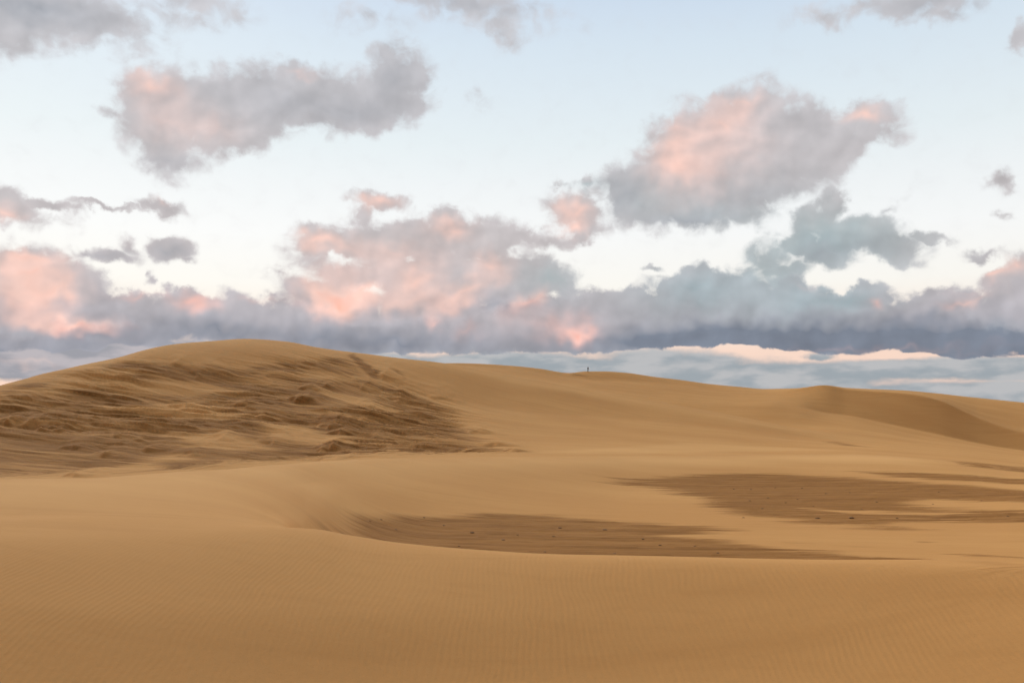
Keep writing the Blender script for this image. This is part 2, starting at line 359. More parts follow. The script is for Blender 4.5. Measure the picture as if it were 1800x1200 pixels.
# ---------------------------------------------------------------- terrain
def pchip(xk, yk, x):
    """monotone cubic interpolation of the samples (xk, yk) at x"""
    xk = np.asarray(xk, float); yk = np.asarray(yk, float); x = np.asarray(x, float)
    h = np.diff(xk); d = np.diff(yk) / h
    m = np.zeros(len(xk))
    w1 = 2 * h[1:] + h[:-1]; w2 = h[1:] + 2 * h[:-1]
    ok = d[:-1] * d[1:] > 0
    with np.errstate(divide='ignore', invalid='ignore'):
        hm = (w1 + w2) / (w1 / d[:-1] + w2 / d[1:])
    m[1:-1] = np.where(ok, hm, 0.0)
    m[0] = d[0]; m[-1] = d[-1]
    i = np.clip(np.searchsorted(xk, x) - 1, 0, len(h) - 1)
    t = np.clip((x - xk[i]) / h[i], 0.0, 1.0)
    a, b = yk[i], yk[i + 1]
    return ((1 + 2 * t) * (1 - t) ** 2 * a + t * (1 - t) ** 2 * h[i] * m[i]
            + t * t * (3 - 2 * t) * b + t * t * (t - 1) * h[i] * m[i + 1])


def sstep(a, b, x):
    t = np.clip((x - a) / (b - a), 0.0, 1.0)
    return t * t * (3 - 2 * t)


_rng = np.random.RandomState(7)
_perm = _rng.permutation(512)
_ang = _rng.rand(512) * 2 * np.pi
_gx, _gy = np.cos(_ang), np.sin(_ang)


def perlin(x, y, seed=0):
    xi = np.floor(x).astype(np.int64); yi = np.floor(y).astype(np.int64)
    fx = x - xi; fy = y - yi
    u = fx * fx * fx * (fx * (fx * 6 - 15) + 10); v = fy * fy * fy * (fy * (fy * 6 - 15) + 10)

    def g(ix, iy, dx, dy):
        k = _perm[(_perm[(ix + seed * 37) & 511] + iy + seed * 91) & 511]
        return _gx[k] * dx + _gy[k] * dy
    a = g(xi, yi, fx, fy); b = g(xi + 1, yi, fx - 1, fy)
    c = g(xi, yi + 1, fx, fy - 1); d = g(xi + 1, yi + 1, fx - 1, fy - 1)
    return (a + u * (b - a)) * (1 - v) + (c + u * (d - c)) * v


def fbm(x, y, octaves=4, gain=0.5, seed=0):
    s = np.zeros_like(x); a = 1.0
    for o in range(octaves):
        s += a * perlin(x * 2 ** o, y * 2 ** o, seed + o)
        a *= gain
    return s


class Terrain:
    """height of the dunes over the plain: profiles along compass bearings, in metres"""

    def __init__(self, az_deg, rad, hgt):
        self.az = np.radians(np.asarray(az_deg)); self.rad = np.asarray(rad); self.hgt = np.asarray(hgt)

    def column(self, az):
        """control radii and heights on bearing az (radians)"""
        a = np.clip(az, self.az[0], self.az[-1])
        out = abs(az) - abs(a)
        k = len(self.rad)
        R = np.array([pchip(self.az, self.rad[i], [a])[0] for i in range(k)])
        Z = np.array([pchip(self.az, self.hgt[i], [a])[0] for i in range(k)])
        if out > 0:
            f = sstep(0.0, 1.2, out)
            R = R * (1 - f) + self.rad.mean(1) * f
            Z = Z * (1 - f) + self.hgt.mean(1) * f
        return R, Z

    def base(self, az_list, rows):
        """len(rows) x len(az_list) heights"""
        Z = np.zeros((len(rows), len(az_list)))
        for j, a in enumerate(az_list):
            R, H = self.column(a)
            Z[:, j] = pchip(R, H, rows)
        return Z


AZIMUTHS = [-30.889, -28.676, -27.147, -25.575, -23.687, -21.743, -19.745, -18.873, -16.802, -14.991, -12.838, -10.963, -9.064, -6.501, -4.56, -3.261, -1.632, 0, 1.632, 3.261, 4.333, 5.209, 6.501, 8.106, 9.699, 11.277, 12.838, 14.38, 15.901, 17.399, 18.58, 20.608, 21.743, 23.137, 24.503, 25.041, 27.147, 30.889]
RADII = [
    [0.2, 0.2, 0.2, 0.2, 0.2, 0.2, 0.2, 0.2, 0.2, 0.2, 0.2, 0.2, 0.2, 0.2, 0.2, 0.2, 0.2, 0.2, 0.2, 0.2, 0.2, 0.2, 0.2, 0.2, 0.2, 0.2, 0.2, 0.2, 0.2, 0.2, 0.2, 0.2, 0.2, 0.2, 0.2, 0.2, 0.2, 0.2],
    [6.5, 6.5, 6.5, 6.5, 6.5, 6.5, 6.5, 6.5, 6.5, 6.5, 6.5, 6.5, 6.5, 6.5, 6.5, 6.5, 6.5, 6.5, 6.5, 6.5, 6.5, 6.5, 6.5, 6.5, 6.5, 6.5, 6.5, 6.5, 6.5, 6.5, 6.5, 6.5, 6.5, 6.5, 6.5, 6.5, 6.5, 6.5],
    [9.5, 9.5, 9.5, 9.5, 9.5, 9.5, 9.5, 9.5, 9.5, 9.5, 9.5, 9.5, 9.5, 9.5, 9.5, 9.5, 9.5, 9.5, 9.5, 9.5, 9.5, 9.5, 9.5, 9.5, 9.5, 9.5, 9.5, 9.5, 9.5, 9.5, 9.5, 9.5, 9.5, 9.5, 9.5, 9.5, 9.5, 9.5],
    [11.1, 11.1, 11.1, 11.099, 11.097, 11.093, 11.088, 11.085, 11.078, 11.072, 11.063, 11.054, 11.046, 11.033, 11.023, 11.017, 11.008, 11, 10.991, 10.979, 10.971, 10.963, 10.952, 10.935, 10.918, 10.9, 10.88, 10.86, 10.839, 10.817, 10.799, 10.768, 10.75, 10.727, 10.705, 10.696, 10.661, 10.6],
    [14, 14, 14, 14.052, 14.2, 14.37, 14.486, 14.5, 14.5, 14.5, 14.5, 14.5, 14.386, 14.005, 13.679, 13.5, 13.308, 13.12, 12.947, 12.8, 12.717, 12.653, 12.563, 12.46, 12.366, 12.28, 12.2, 12.125, 12.053, 11.983, 11.931, 11.843, 11.796, 11.741, 11.69, 11.671, 11.6, 11.5],
    [16, 16, 16, 16.03, 16.127, 16.268, 16.43, 16.5, 16.771, 16.981, 17, 17, 16.886, 16.505, 16.179, 16, 15.808, 15.62, 15.447, 15.3, 15.217, 15.154, 15.066, 14.965, 14.872, 14.784, 14.7, 14.613, 14.52, 14.426, 14.351, 14.229, 14.166, 14.099, 14.046, 14.03, 14, 14],
    [18, 18, 18, 18.049, 18.218, 18.487, 18.833, 19, 19.599, 20.558, 24.734, 30, 32.321, 34.74, 35.783, 36, 36, 36, 36, 36, 35.99, 35.968, 35.914, 35.815, 35.688, 35.536, 35.367, 35.187, 35, 34.813, 34.668, 34.432, 34.312, 34.185, 34.086, 34.056, 34, 34],
    [21, 21, 21, 21.155, 21.679, 22.495, 23.518, 24, 25.682, 28.024, 33.747, 40, 43.654, 47.745, 49.604, 50, 50, 50, 50, 50, 50, 50, 50, 50, 50, 50, 50, 49.944, 49.792, 49.568, 49.353, 48.94, 48.704, 48.432, 48.208, 48.137, 48, 48],
    [25, 25, 25, 25.319, 26.39, 28.033, 30.06, 31, 34.236, 38.388, 46.137, 54, 59.007, 64, 66.535, 68, 69.935, 71.862, 73.608, 75, 75.731, 76.286, 77.041, 77.889, 78.65, 79.347, 80, 80.657, 81.337, 82.018, 82.55, 83.415, 83.853, 84.322, 84.684, 84.794, 85, 85],
    [30, 30, 30, 30.542, 32.351, 35.103, 38.46, 40, 45.574, 51.922, 59.391, 66, 72.26, 80, 85.029, 88, 91.245, 94.169, 97.008, 100, 102.135, 103.953, 106.725, 110.237, 113.698, 116.99, 120, 123.154, 126.415, 128.968, 129.954, 129.28, 128.148, 126.25, 124.074, 123.188, 120, 115],
    [95, 95, 95, 95.295, 96.254, 97.66, 99.29, 100, 102.17, 104.603, 107.631, 110, 112.07, 114.695, 116.656, 118, 119.633, 121.23, 122.962, 125, 126.665, 128.263, 130.926, 134.564, 138.298, 141.865, 145, 148.154, 151.415, 153.968, 154.954, 154.28, 153.148, 151.25, 149.074, 148.188, 145, 140],
    [145, 145, 145, 145, 145, 145, 145, 145, 145.892, 147.5, 149.324, 150, 150, 150, 150.644, 151.635, 153.245, 155, 157.308, 160, 161.615, 162.896, 164.76, 167.095, 169.52, 172.125, 175, 178.394, 182.26, 186.247, 189.285, 194.08, 196.708, 200, 203.58, 205.054, 210, 215],
    [185, 188, 190, 191.974, 194.246, 196.546, 198.934, 200, 203.325, 205, 205, 205, 206.531, 210, 211.954, 213.243, 214.497, 215, 215, 215, 215, 215, 215, 215, 215, 215, 215, 215.927, 218.306, 221.532, 224.316, 230.591, 235.086, 240, 243.877, 245.319, 250, 255],
    [215, 220.75, 225, 230.305, 237.556, 245.162, 252.294, 255, 261.851, 265, 265, 265, 265, 265, 264.34, 263.333, 261.719, 260, 257.871, 255.157, 253.291, 251.841, 250, 248.194, 246.597, 245, 242.963, 240.926, 240, 241.685, 244.332, 250.537, 255.058, 260, 263.877, 265.319, 270, 275],
    [250, 255.75, 260, 265.305, 272.556, 280.162, 287.294, 290, 296.851, 300, 300, 300, 300, 300, 298.527, 296.364, 293.097, 290, 287.037, 283.825, 281.732, 280.116, 278, 275.743, 273.738, 272, 270.252, 268.681, 268, 269.332, 271.455, 277.037, 281.153, 285, 286.996, 287.628, 290, 295],
    [293, 293.805, 294.4, 296.396, 301.373, 307.982, 314.94, 317.711, 323.203, 325.652, 325.506, 324.555, 323.249, 321.5, 320.072, 318.899, 317.33, 315.8, 314.341, 312.866, 311.879, 311.059, 309.82, 307.839, 305.763, 304.68, 304.435, 304.215, 304.12, 306.457, 308.783, 309.685, 310.261, 310.8, 312.976, 313.748, 314.94, 313.06],
    [300, 300, 300, 301.458, 306.065, 312.51, 319.44, 322.222, 327.493, 329.827, 329.659, 328.553, 327.034, 325, 323.579, 322.567, 321.275, 320, 318.785, 317.594, 316.787, 316.096, 315, 313.064, 310.977, 310, 310, 310, 310, 312.5, 314.86, 315, 315, 315, 317.205, 318, 319, 316],
    [302.16, 302.16, 302.16, 303.552, 307.952, 314.107, 320.725, 323.382, 328.416, 330.645, 330.478, 329.403, 327.926, 325.95, 324.58, 323.617, 322.406, 321.23, 320.12, 319.032, 318.29, 317.649, 316.62, 314.773, 312.754, 311.765, 311.685, 311.599, 311.512, 313.769, 316.002, 316.134, 316.121, 316.08, 318.065, 318.756, 319.486, 316.486],
    [318, 318, 318, 318.911, 321.79, 325.819, 330.15, 331.889, 335.183, 336.642, 336.487, 335.638, 334.472, 332.918, 331.917, 331.312, 330.701, 330.25, 329.907, 329.577, 329.311, 329.037, 328.5, 327.3, 325.785, 324.706, 324.046, 323.325, 322.6, 323.075, 324.373, 324.45, 324.338, 324, 324.366, 324.299, 323.05, 320.05],
    [336, 336, 336, 336.364, 337.516, 339.128, 340.86, 341.556, 342.873, 343.457, 343.316, 342.723, 341.911, 340.835, 340.256, 340.057, 340.128, 340.5, 341.029, 341.559, 341.835, 341.978, 342, 341.536, 340.593, 339.411, 338.091, 336.649, 335.2, 333.65, 333.886, 333.9, 333.676, 333, 331.526, 330.598, 327.1, 324.1],
    [340, 340, 340, 340.243, 341.011, 342.085, 343.24, 343.704, 344.582, 344.971, 344.834, 344.297, 343.564, 342.595, 342.109, 342, 342.222, 342.778, 343.5, 344.222, 344.618, 344.854, 345, 344.7, 343.884, 342.679, 341.212, 339.61, 338, 336, 336, 336, 335.752, 335, 333.117, 331.997, 328, 325],
    [344, 344, 344, 344.219, 344.91, 345.877, 346.916, 347.333, 348.124, 348.474, 348.059, 346.718, 345.085, 343.535, 343.119, 343.057, 343.321, 343.9, 344.709, 345.6, 346.156, 346.456, 346.7, 346.719, 346.329, 345.411, 343.987, 342.264, 340.4, 337.6, 339.043, 340.828, 341.176, 340.897, 339.519, 338.61, 335.2, 332.5],
    [380, 380, 380, 380, 380, 380, 380, 380, 380, 380, 377.088, 368.508, 358.767, 352, 352.216, 352.571, 353.205, 354, 355.59, 358, 360, 360.873, 362, 364.895, 368.336, 370, 368.962, 366.145, 362, 352, 366.428, 384.275, 390, 393.973, 397.143, 398.126, 400, 400],
    [480, 480, 480, 480, 480, 480, 480, 480, 480, 480, 480, 480, 480, 480, 480, 480, 480, 480, 480, 480, 480, 480, 480, 480, 480, 480, 480, 480, 480, 480, 480, 480, 480, 480, 480, 480, 480, 480],
    [720, 720, 720, 720, 720, 720, 720, 720, 720, 720, 720, 720, 720, 720, 720, 720, 720, 720, 720, 720, 720, 720, 720, 720, 720, 720, 720, 720, 720, 720, 720, 720, 720, 720, 720, 720, 720, 720],
    [3000, 3000, 3000, 3000, 3000, 3000, 3000, 3000, 3000, 3000, 3000, 3000, 3000, 3000, 3000, 3000, 3000, 3000, 3000, 3000, 3000, 3000, 3000, 3000, 3000, 3000, 3000, 3000, 3000, 3000, 3000, 3000, 3000, 3000, 3000, 3000, 3000, 3000]]
HEIGHTS = [
    [-3.3, -3.3, -3.3, -3.3, -3.3, -3.3, -3.3, -3.3, -3.3, -3.3, -3.3, -3.3, -3.3, -3.3, -3.3, -3.3, -3.3, -3.3, -3.3, -3.3, -3.3, -3.3, -3.3, -3.3, -3.3, -3.3, -3.3, -3.3, -3.3, -3.3, -3.3, -3.3, -3.3, -3.3, -3.3, -3.3, -3.3, -3.3],
    [-3.05, -3.05, -3.05, -3.05, -3.05, -3.05, -3.05, -3.05, -3.05, -3.05, -3.05, -3.05, -3.05, -3.05, -3.05, -3.05, -3.05, -3.05, -3.05, -3.05, -3.05, -3.05, -3.05, -3.05, -3.05, -3.05, -3.05, -3.05, -3.05, -3.05, -3.05, -3.05, -3.05, -3.05, -3.05, -3.05, -3.05, -3.05],
    [-2.099, -2.153, -2.183, -2.209, -2.24, -2.27, -2.299, -2.312, -2.34, -2.362, -2.386, -2.405, -2.421, -2.439, -2.449, -2.454, -2.458, -2.459, -2.458, -2.453, -2.449, -2.445, -2.437, -2.426, -2.412, -2.397, -2.38, -2.362, -2.343, -2.322, -2.306, -2.276, -2.259, -2.238, -2.217, -2.208, -2.176, -2.122],
    [-1.714, -1.762, -1.792, -1.821, -1.854, -1.886, -1.915, -1.927, -1.953, -1.972, -1.991, -2.007, -2.023, -2.042, -2.053, -2.059, -2.063, -2.063, -2.06, -2.055, -2.05, -2.045, -2.037, -2.025, -2.011, -1.996, -1.979, -1.961, -1.943, -1.923, -1.907, -1.879, -1.863, -1.842, -1.822, -1.814, -1.784, -1.733],
    [-1.417, -1.436, -1.447, -1.462, -1.488, -1.514, -1.534, -1.539, -1.544, -1.549, -1.564, -1.596, -1.68, -1.744, -1.76, -1.766, -1.771, -1.774, -1.77, -1.76, -1.75, -1.742, -1.732, -1.719, -1.707, -1.696, -1.685, -1.672, -1.655, -1.636, -1.62, -1.592, -1.578, -1.562, -1.547, -1.541, -1.517, -1.467],
    [-1.427, -1.443, -1.455, -1.47, -1.493, -1.523, -1.559, -1.576, -1.634, -1.697, -1.803, -1.908, -2.017, -2.092, -2.118, -2.129, -2.139, -2.146, -2.147, -2.137, -2.128, -2.12, -2.11, -2.097, -2.085, -2.074, -2.062, -2.047, -2.025, -2, -1.979, -1.943, -1.924, -1.905, -1.887, -1.881, -1.858, -1.813],
    [-1.51, -1.521, -1.529, -1.541, -1.563, -1.597, -1.641, -1.664, -1.756, -1.904, -2.488, -3.9, -4.639, -5.198, -5.424, -5.5, -5.559, -5.616, -5.665, -5.7, -5.715, -5.725, -5.734, -5.738, -5.733, -5.721, -5.7, -5.675, -5.648, -5.621, -5.6, -5.565, -5.547, -5.528, -5.513, -5.508, -5.5, -5.3],
    [-1.498, -1.505, -1.51, -1.53, -1.581, -1.659, -1.76, -1.809, -1.987, -2.249, -2.934, -3.721, -4.725, -5.382, -5.598, -5.65, -5.67, -5.7, -5.729, -5.75, -5.758, -5.763, -5.769, -5.775, -5.781, -5.789, -5.8, -5.814, -5.828, -5.843, -5.854, -5.871, -5.88, -5.889, -5.895, -5.897, -5.9, -5.9],
    [-1.541, -1.545, -1.548, -1.572, -1.645, -1.756, -1.893, -1.957, -2.176, -2.456, -2.976, -3.506, -3.853, -4.209, -4.405, -4.527, -4.711, -4.913, -5.106, -5.288, -5.426, -5.546, -5.664, -5.701, -5.694, -5.667, -5.641, -5.624, -5.605, -5.587, -5.575, -5.556, -5.543, -5.524, -5.5, -5.489, -5.433, -5.323],
    [-1.647, -1.647, -1.647, -1.679, -1.784, -1.92, -2.045, -2.099, -2.306, -2.526, -2.716, -2.862, -3.001, -3.196, -3.367, -3.472, -3.585, -3.68, -3.763, -3.846, -3.905, -3.953, -4.025, -4.112, -4.19, -4.243, -4.261, -4.274, -4.295, -4.314, -4.321, -4.439, -4.597, -4.801, -5.047, -5.168, -5.623, -6.145],
    [-9, -9, -9, -9.006, -9.019, -9.027, -9.014, -9, -8.825, -8.496, -7.978, -7.5, -6.948, -6.2, -5.724, -5.417, -5.106, -4.95, -4.931, -4.95, -4.978, -5.013, -5.08, -5.178, -5.276, -5.355, -5.4, -5.377, -5.292, -5.198, -5.155, -5.238, -5.355, -5.516, -5.746, -5.869, -6.357, -7.006],
    [-7.256, -7.454, -7.522, -7.501, -7.428, -7.308, -7.147, -7.067, -6.64, -6.212, -5.89, -5.589, -5.181, -4.729, -4.597, -4.551, -4.516, -4.48, -4.435, -4.437, -4.47, -4.499, -4.547, -4.627, -4.728, -4.836, -4.933, -5.02, -5.111, -5.204, -5.28, -5.587, -5.909, -6.358, -6.907, -7.166, -8.152, -9.405],
    [-2.253, -1.495, -0.96, -0.389, 0.311, 1.046, 1.813, 2.152, 3.174, 3.717, 3.764, 3.778, 3.462, 2.729, 2.407, 2.179, 1.785, 1.344, 0.923, 0.488, 0.175, -0.091, -0.485, -0.945, -1.401, -1.915, -2.587, -3.359, -4.049, -4.583, -4.973, -5.662, -6.074, -6.631, -7.305, -7.604, -8.699, -10.043],
    [2.098, 4.517, 6.61, 8.756, 11.159, 13.636, 16.671, 17.771, 19.328, 20.327, 19.778, 18.273, 17.18, 15.776, 14.883, 14.096, 12.666, 11.113, 9.765, 8.414, 7.445, 6.634, 5.512, 4.34, 3.179, 1.82, 0.404, -1.03, -2.4, -3.538, -4.313, -5.262, -5.735, -6.372, -7.156, -7.495, -8.715, -10.163],
    [-2, 1.004, 3, 5.027, 7.525, 9.992, 12.199, 13, 14.872, 15.926, 15.697, 14.731, 13.436, 11.8, 10.73, 10, 9.157, 8.3, 7.309, 6.2, 5.38, 4.661, 3.6, 2.256, 0.923, -0.2, -1.116, -1.904, -2.487, -2.839, -3.12, -4.112, -4.921, -5.946, -6.991, -7.43, -8.923, -10.473],
    [-4.58, -2.675, -1.3, 0.467, 3.099, 6.063, 9.002, 10.148, 12.35, 13.347, 13.293, 12.907, 12.434, 11.972, 13.844, 14.823, 13.9, 12.453, 11.171, 9.875, 9.038, 8.358, 7.398, 6.229, 5.228, 4.431, 3.983, 3.959, 3.005, 1.206, 0.374, -2.015, -3.34, -4.932, -6.612, -7.223, -9.138, -10.851],
    [-5, -3.273, -2, -0.275, 2.379, 5.424, 8.481, 9.684, 11.939, 12.928, 12.902, 12.61, 12.27, 12, 14.351, 15.608, 14.672, 13.129, 11.8, 10.473, 9.633, 8.96, 8.016, 6.875, 5.929, 5.185, 4.813, 4.914, 3.899, 1.864, 0.942, -1.674, -3.082, -4.767, -6.551, -7.19, -9.173, -10.912],
    [-5.162, -3.469, -2.216, -0.505, 2.141, 5.184, 8.245, 9.452, 11.728, 12.75, 12.776, 12.522, 12.222, 12.027, 14.511, 15.722, 14.821, 13.328, 11.995, 10.659, 9.836, 9.18, 8.258, 7.132, 6.182, 5.411, 5.023, 5.103, 4.198, 2.335, 1.391, -1.136, -2.504, -4.206, -6.107, -6.801, -8.919, -10.724],
    [-6.35, -4.906, -3.8, -2.188, 0.4, 3.427, 6.517, 7.756, 10.182, 11.45, 11.856, 11.874, 11.867, 12.225, 15.682, 16.558, 15.916, 14.785, 13.429, 12.017, 11.321, 10.798, 10.032, 9.014, 8.038, 7.07, 6.567, 6.494, 6.391, 5.79, 4.679, 2.809, 1.738, -0.093, -2.854, -3.954, -7.058, -9.347],
    [-7.7, -6.538, -5.6, -4.101, -1.58, 1.43, 4.553, 5.829, 8.425, 9.972, 10.81, 11.138, 11.463, 12.45, 17.012, 17.509, 17.16, 16.441, 15.058, 13.561, 13.009, 12.635, 12.048, 11.152, 10.146, 8.955, 8.32, 8.074, 8.883, 9.716, 8.415, 7.293, 6.559, 4.58, 0.844, -0.719, -4.942, -7.783],
    [-8, -6.901, -6, -4.526, -2.019, 0.986, 4.116, 5.4, 8.034, 9.644, 10.578, 10.975, 11.374, 12.5, 17.308, 17.721, 17.437, 16.809, 15.42, 13.904, 13.384, 13.044, 12.496, 11.627, 10.615, 9.373, 8.71, 8.425, 9.437, 10.588, 9.245, 8.289, 7.63, 5.618, 1.665, 0, -4.472, -7.435],
    [-8.4, -7.301, -6.4, -4.939, -2.472, 0.488, 3.586, 4.865, 7.523, 9.206, 10.278, 10.791, 11.313, 12.65, 17.5, 17.886, 17.606, 16.985, 15.642, 14.133, 13.738, 13.434, 12.887, 11.967, 10.939, 9.676, 8.976, 8.632, 9.544, 10.633, 9.378, 8.48, 7.857, 5.952, 2.28, 0.739, -3.458, -6.438],
    [-12, -10.901, -10, -8.66, -6.543, -3.995, -1.189, 0.05, 2.924, 5.265, 7.581, 9.135, 10.767, 14, 19.227, 19.377, 19.132, 18.575, 17.633, 16.197, 16.925, 16.944, 16.402, 15.027, 13.858, 12.399, 11.368, 10.499, 10.504, 11.035, 10.575, 10.204, 9.895, 8.959, 7.811, 7.386, 5.667, 2.536],
    [-8, -8, -8, -8, -8, -8, -8, -8, -8, -8, -8, -8, -8, -8, -8, -8, -8, -8, -8, -8, -8, -8, -8, -8, -8, -8, -8, -8, -8, -8, -8, -8, -8, -8, -8, -8, -8, -8],
    [-26, -26, -26, -26, -26, -26, -26, -26, -26, -26, -26, -26, -26, -26, -26, -26, -26, -26, -26, -26, -26, -26, -26, -26, -26, -26, -26, -26, -26, -26, -26, -26, -26, -26, -26, -26, -26, -26],
    [-27, -27, -27, -27, -27, -27, -27, -27, -27, -27, -27, -27, -27, -27, -27, -27, -27, -27, -27, -27, -27, -27, -27, -27, -27, -27, -27, -27, -27, -27, -27, -27, -27, -27, -27, -27, -27, -27]]
terrain = Terrain(AZIMUTHS, RADII, HEIGHTS)

# damp ground, and last a darker patch by the walker: weight, softness of the edge in metres, outline (x, y) in metres
DAMP = [
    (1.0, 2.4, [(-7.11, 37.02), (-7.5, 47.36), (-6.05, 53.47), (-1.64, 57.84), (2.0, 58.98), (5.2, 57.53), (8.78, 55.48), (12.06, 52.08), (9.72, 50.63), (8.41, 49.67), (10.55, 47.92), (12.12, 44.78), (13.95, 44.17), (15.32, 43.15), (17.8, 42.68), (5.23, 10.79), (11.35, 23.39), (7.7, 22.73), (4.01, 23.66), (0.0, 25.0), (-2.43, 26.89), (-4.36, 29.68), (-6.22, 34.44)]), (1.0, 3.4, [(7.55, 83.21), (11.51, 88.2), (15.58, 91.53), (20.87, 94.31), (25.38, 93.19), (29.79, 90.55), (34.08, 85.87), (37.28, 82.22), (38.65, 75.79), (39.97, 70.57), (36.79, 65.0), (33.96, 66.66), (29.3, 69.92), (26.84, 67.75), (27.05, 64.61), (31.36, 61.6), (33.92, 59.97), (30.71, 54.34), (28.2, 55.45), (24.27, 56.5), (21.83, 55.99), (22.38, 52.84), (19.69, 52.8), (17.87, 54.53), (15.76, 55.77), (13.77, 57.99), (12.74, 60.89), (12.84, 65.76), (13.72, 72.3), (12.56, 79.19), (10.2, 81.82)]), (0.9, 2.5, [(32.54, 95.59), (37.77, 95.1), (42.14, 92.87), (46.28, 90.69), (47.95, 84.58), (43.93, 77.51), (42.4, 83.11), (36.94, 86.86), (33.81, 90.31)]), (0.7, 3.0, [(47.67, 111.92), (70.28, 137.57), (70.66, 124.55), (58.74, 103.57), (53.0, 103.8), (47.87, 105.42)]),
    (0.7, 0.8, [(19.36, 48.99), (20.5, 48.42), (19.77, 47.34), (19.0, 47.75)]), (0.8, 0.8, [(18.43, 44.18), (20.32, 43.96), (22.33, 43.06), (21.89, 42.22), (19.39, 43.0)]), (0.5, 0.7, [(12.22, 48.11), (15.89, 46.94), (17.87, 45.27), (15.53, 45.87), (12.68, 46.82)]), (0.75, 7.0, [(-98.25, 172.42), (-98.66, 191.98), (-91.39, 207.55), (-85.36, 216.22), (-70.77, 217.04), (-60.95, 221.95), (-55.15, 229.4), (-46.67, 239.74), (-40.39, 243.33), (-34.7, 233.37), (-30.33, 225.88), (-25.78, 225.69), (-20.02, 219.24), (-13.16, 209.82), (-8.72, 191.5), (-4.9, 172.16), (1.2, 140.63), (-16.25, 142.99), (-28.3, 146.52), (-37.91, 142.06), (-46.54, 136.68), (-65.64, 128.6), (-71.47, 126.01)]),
    (0.9, 2.0, [(-41.83, 247.67), (-39.94, 250.93), (-34.97, 239.7), (-30.65, 233.15), (-30.5, 226.23), (-32.54, 225.95), (-34.87, 230.99)]), (0.7, 2.0, [(-28.82, 237.72), (-27.21, 237.91), (-24.2, 232.74), (-24.83, 231.13)]), (0.6, 3.0, [(63.06, 205.32), (68.62, 208.04), (67.24, 187.75), (62.04, 188.16)]), (0.6, 3.0, [(21.27, 354.39), (28.0, 349.83), (27.76, 346.96), (19.9, 348.08)])]
DRY = [
    (1.0, 4.0, [(-83.63, 200.53), (-70.34, 205.19), (-64.91, 206.6), (-56.91, 203.46), (-65.04, 199.91), (-74.75, 198.35)]), (0.9, 4.0, [(-42.82, 174.9), (-36.04, 175.81), (-32.5, 167.98), (-25.23, 158.45), (-37.52, 164.92)]), (0.8, 3.5, [(-53.7, 218.42), (-43.42, 223.35), (-30.91, 225.42), (-42.33, 217.9)]), (0.8, 4, [(-40.39, 208.08), (-31.06, 209.33), (-22.66, 198.8), (-31.87, 199.55)]),
    (0.9, 3.5, [(-76.5, 186.32), (-62.16, 191.23), (-49.5, 180.99), (-61.5, 179.9)]), (0.8, 3.5, [(-92.95, 189.34), (-87.46, 204.02), (-79.93, 208.66), (-85.66, 192.37)]), (0.8, 3.5, [(-56.85, 166.52), (-47.84, 168.13), (-37.97, 155.35), (-48.34, 157.48)]), (0.7, 4, [(-69.65, 243.05), (-48.98, 251.47), (-41.54, 241.91), (-54.5, 226.77), (-61.15, 222.69)]),
    (0.7, 4, [(-58.52, 132.26), (-51.51, 151.12), (-47.82, 147.7), (-50.8, 137.72)]), (0.9, 1.5, [(18.64, 64.58), (20.72, 63.14), (23.05, 61.74), (27.62, 61.04), (25.23, 60.29), (20.94, 61.69)])]
# wind-cut hummocks: x, y, width, height
# light along the crests, painted into the sand as a paler colour
CREST_LIGHT = [
    (0.8, 5.0, [(-12.7, 37.31), (-13.24, 49.65), (-12.41, 64.28), (-8.93, 78.62), (0.0, 93.15), (18.85, 110.62), (41.38, 121.38), (46.76, 117.6), (48.78, 114.53), (41.72, 104.97), (30.2, 106.36), (16.87, 99.06), (5.04, 88.81), (-4.4, 77.45), (-10.51, 61.73), (-10.99, 41.22), (-10.38, 30.52)]), (0.6, 4.0, [(-13.18, 25.84), (-12.68, 29.81), (-12.51, 36.76), (-13.07, 49.0), (-10.16, 38.15), (-8.64, 25.42), (-8.57, 20.18), (-9.43, 18.5), (-10.4, 18.37), (-14.45, 25.49)]), (0.55, 4.0, [(-11.46, 250.5), (0.0, 250.35), (14.04, 245.86), (27.38, 239.88), (40.18, 234.86), (52.08, 228.52), (63.63, 223.58), (50.96, 223.68), (39.18, 229.13), (26.65, 233.64), (13.65, 239.07), (0.0, 242.63)]), (0.5, 3.0, [(3.99, 140.57), (30.23, 177.21), (50.13, 176.37), (57.93, 169.86), (36.46, 160.37), (15.98, 140.66)])]
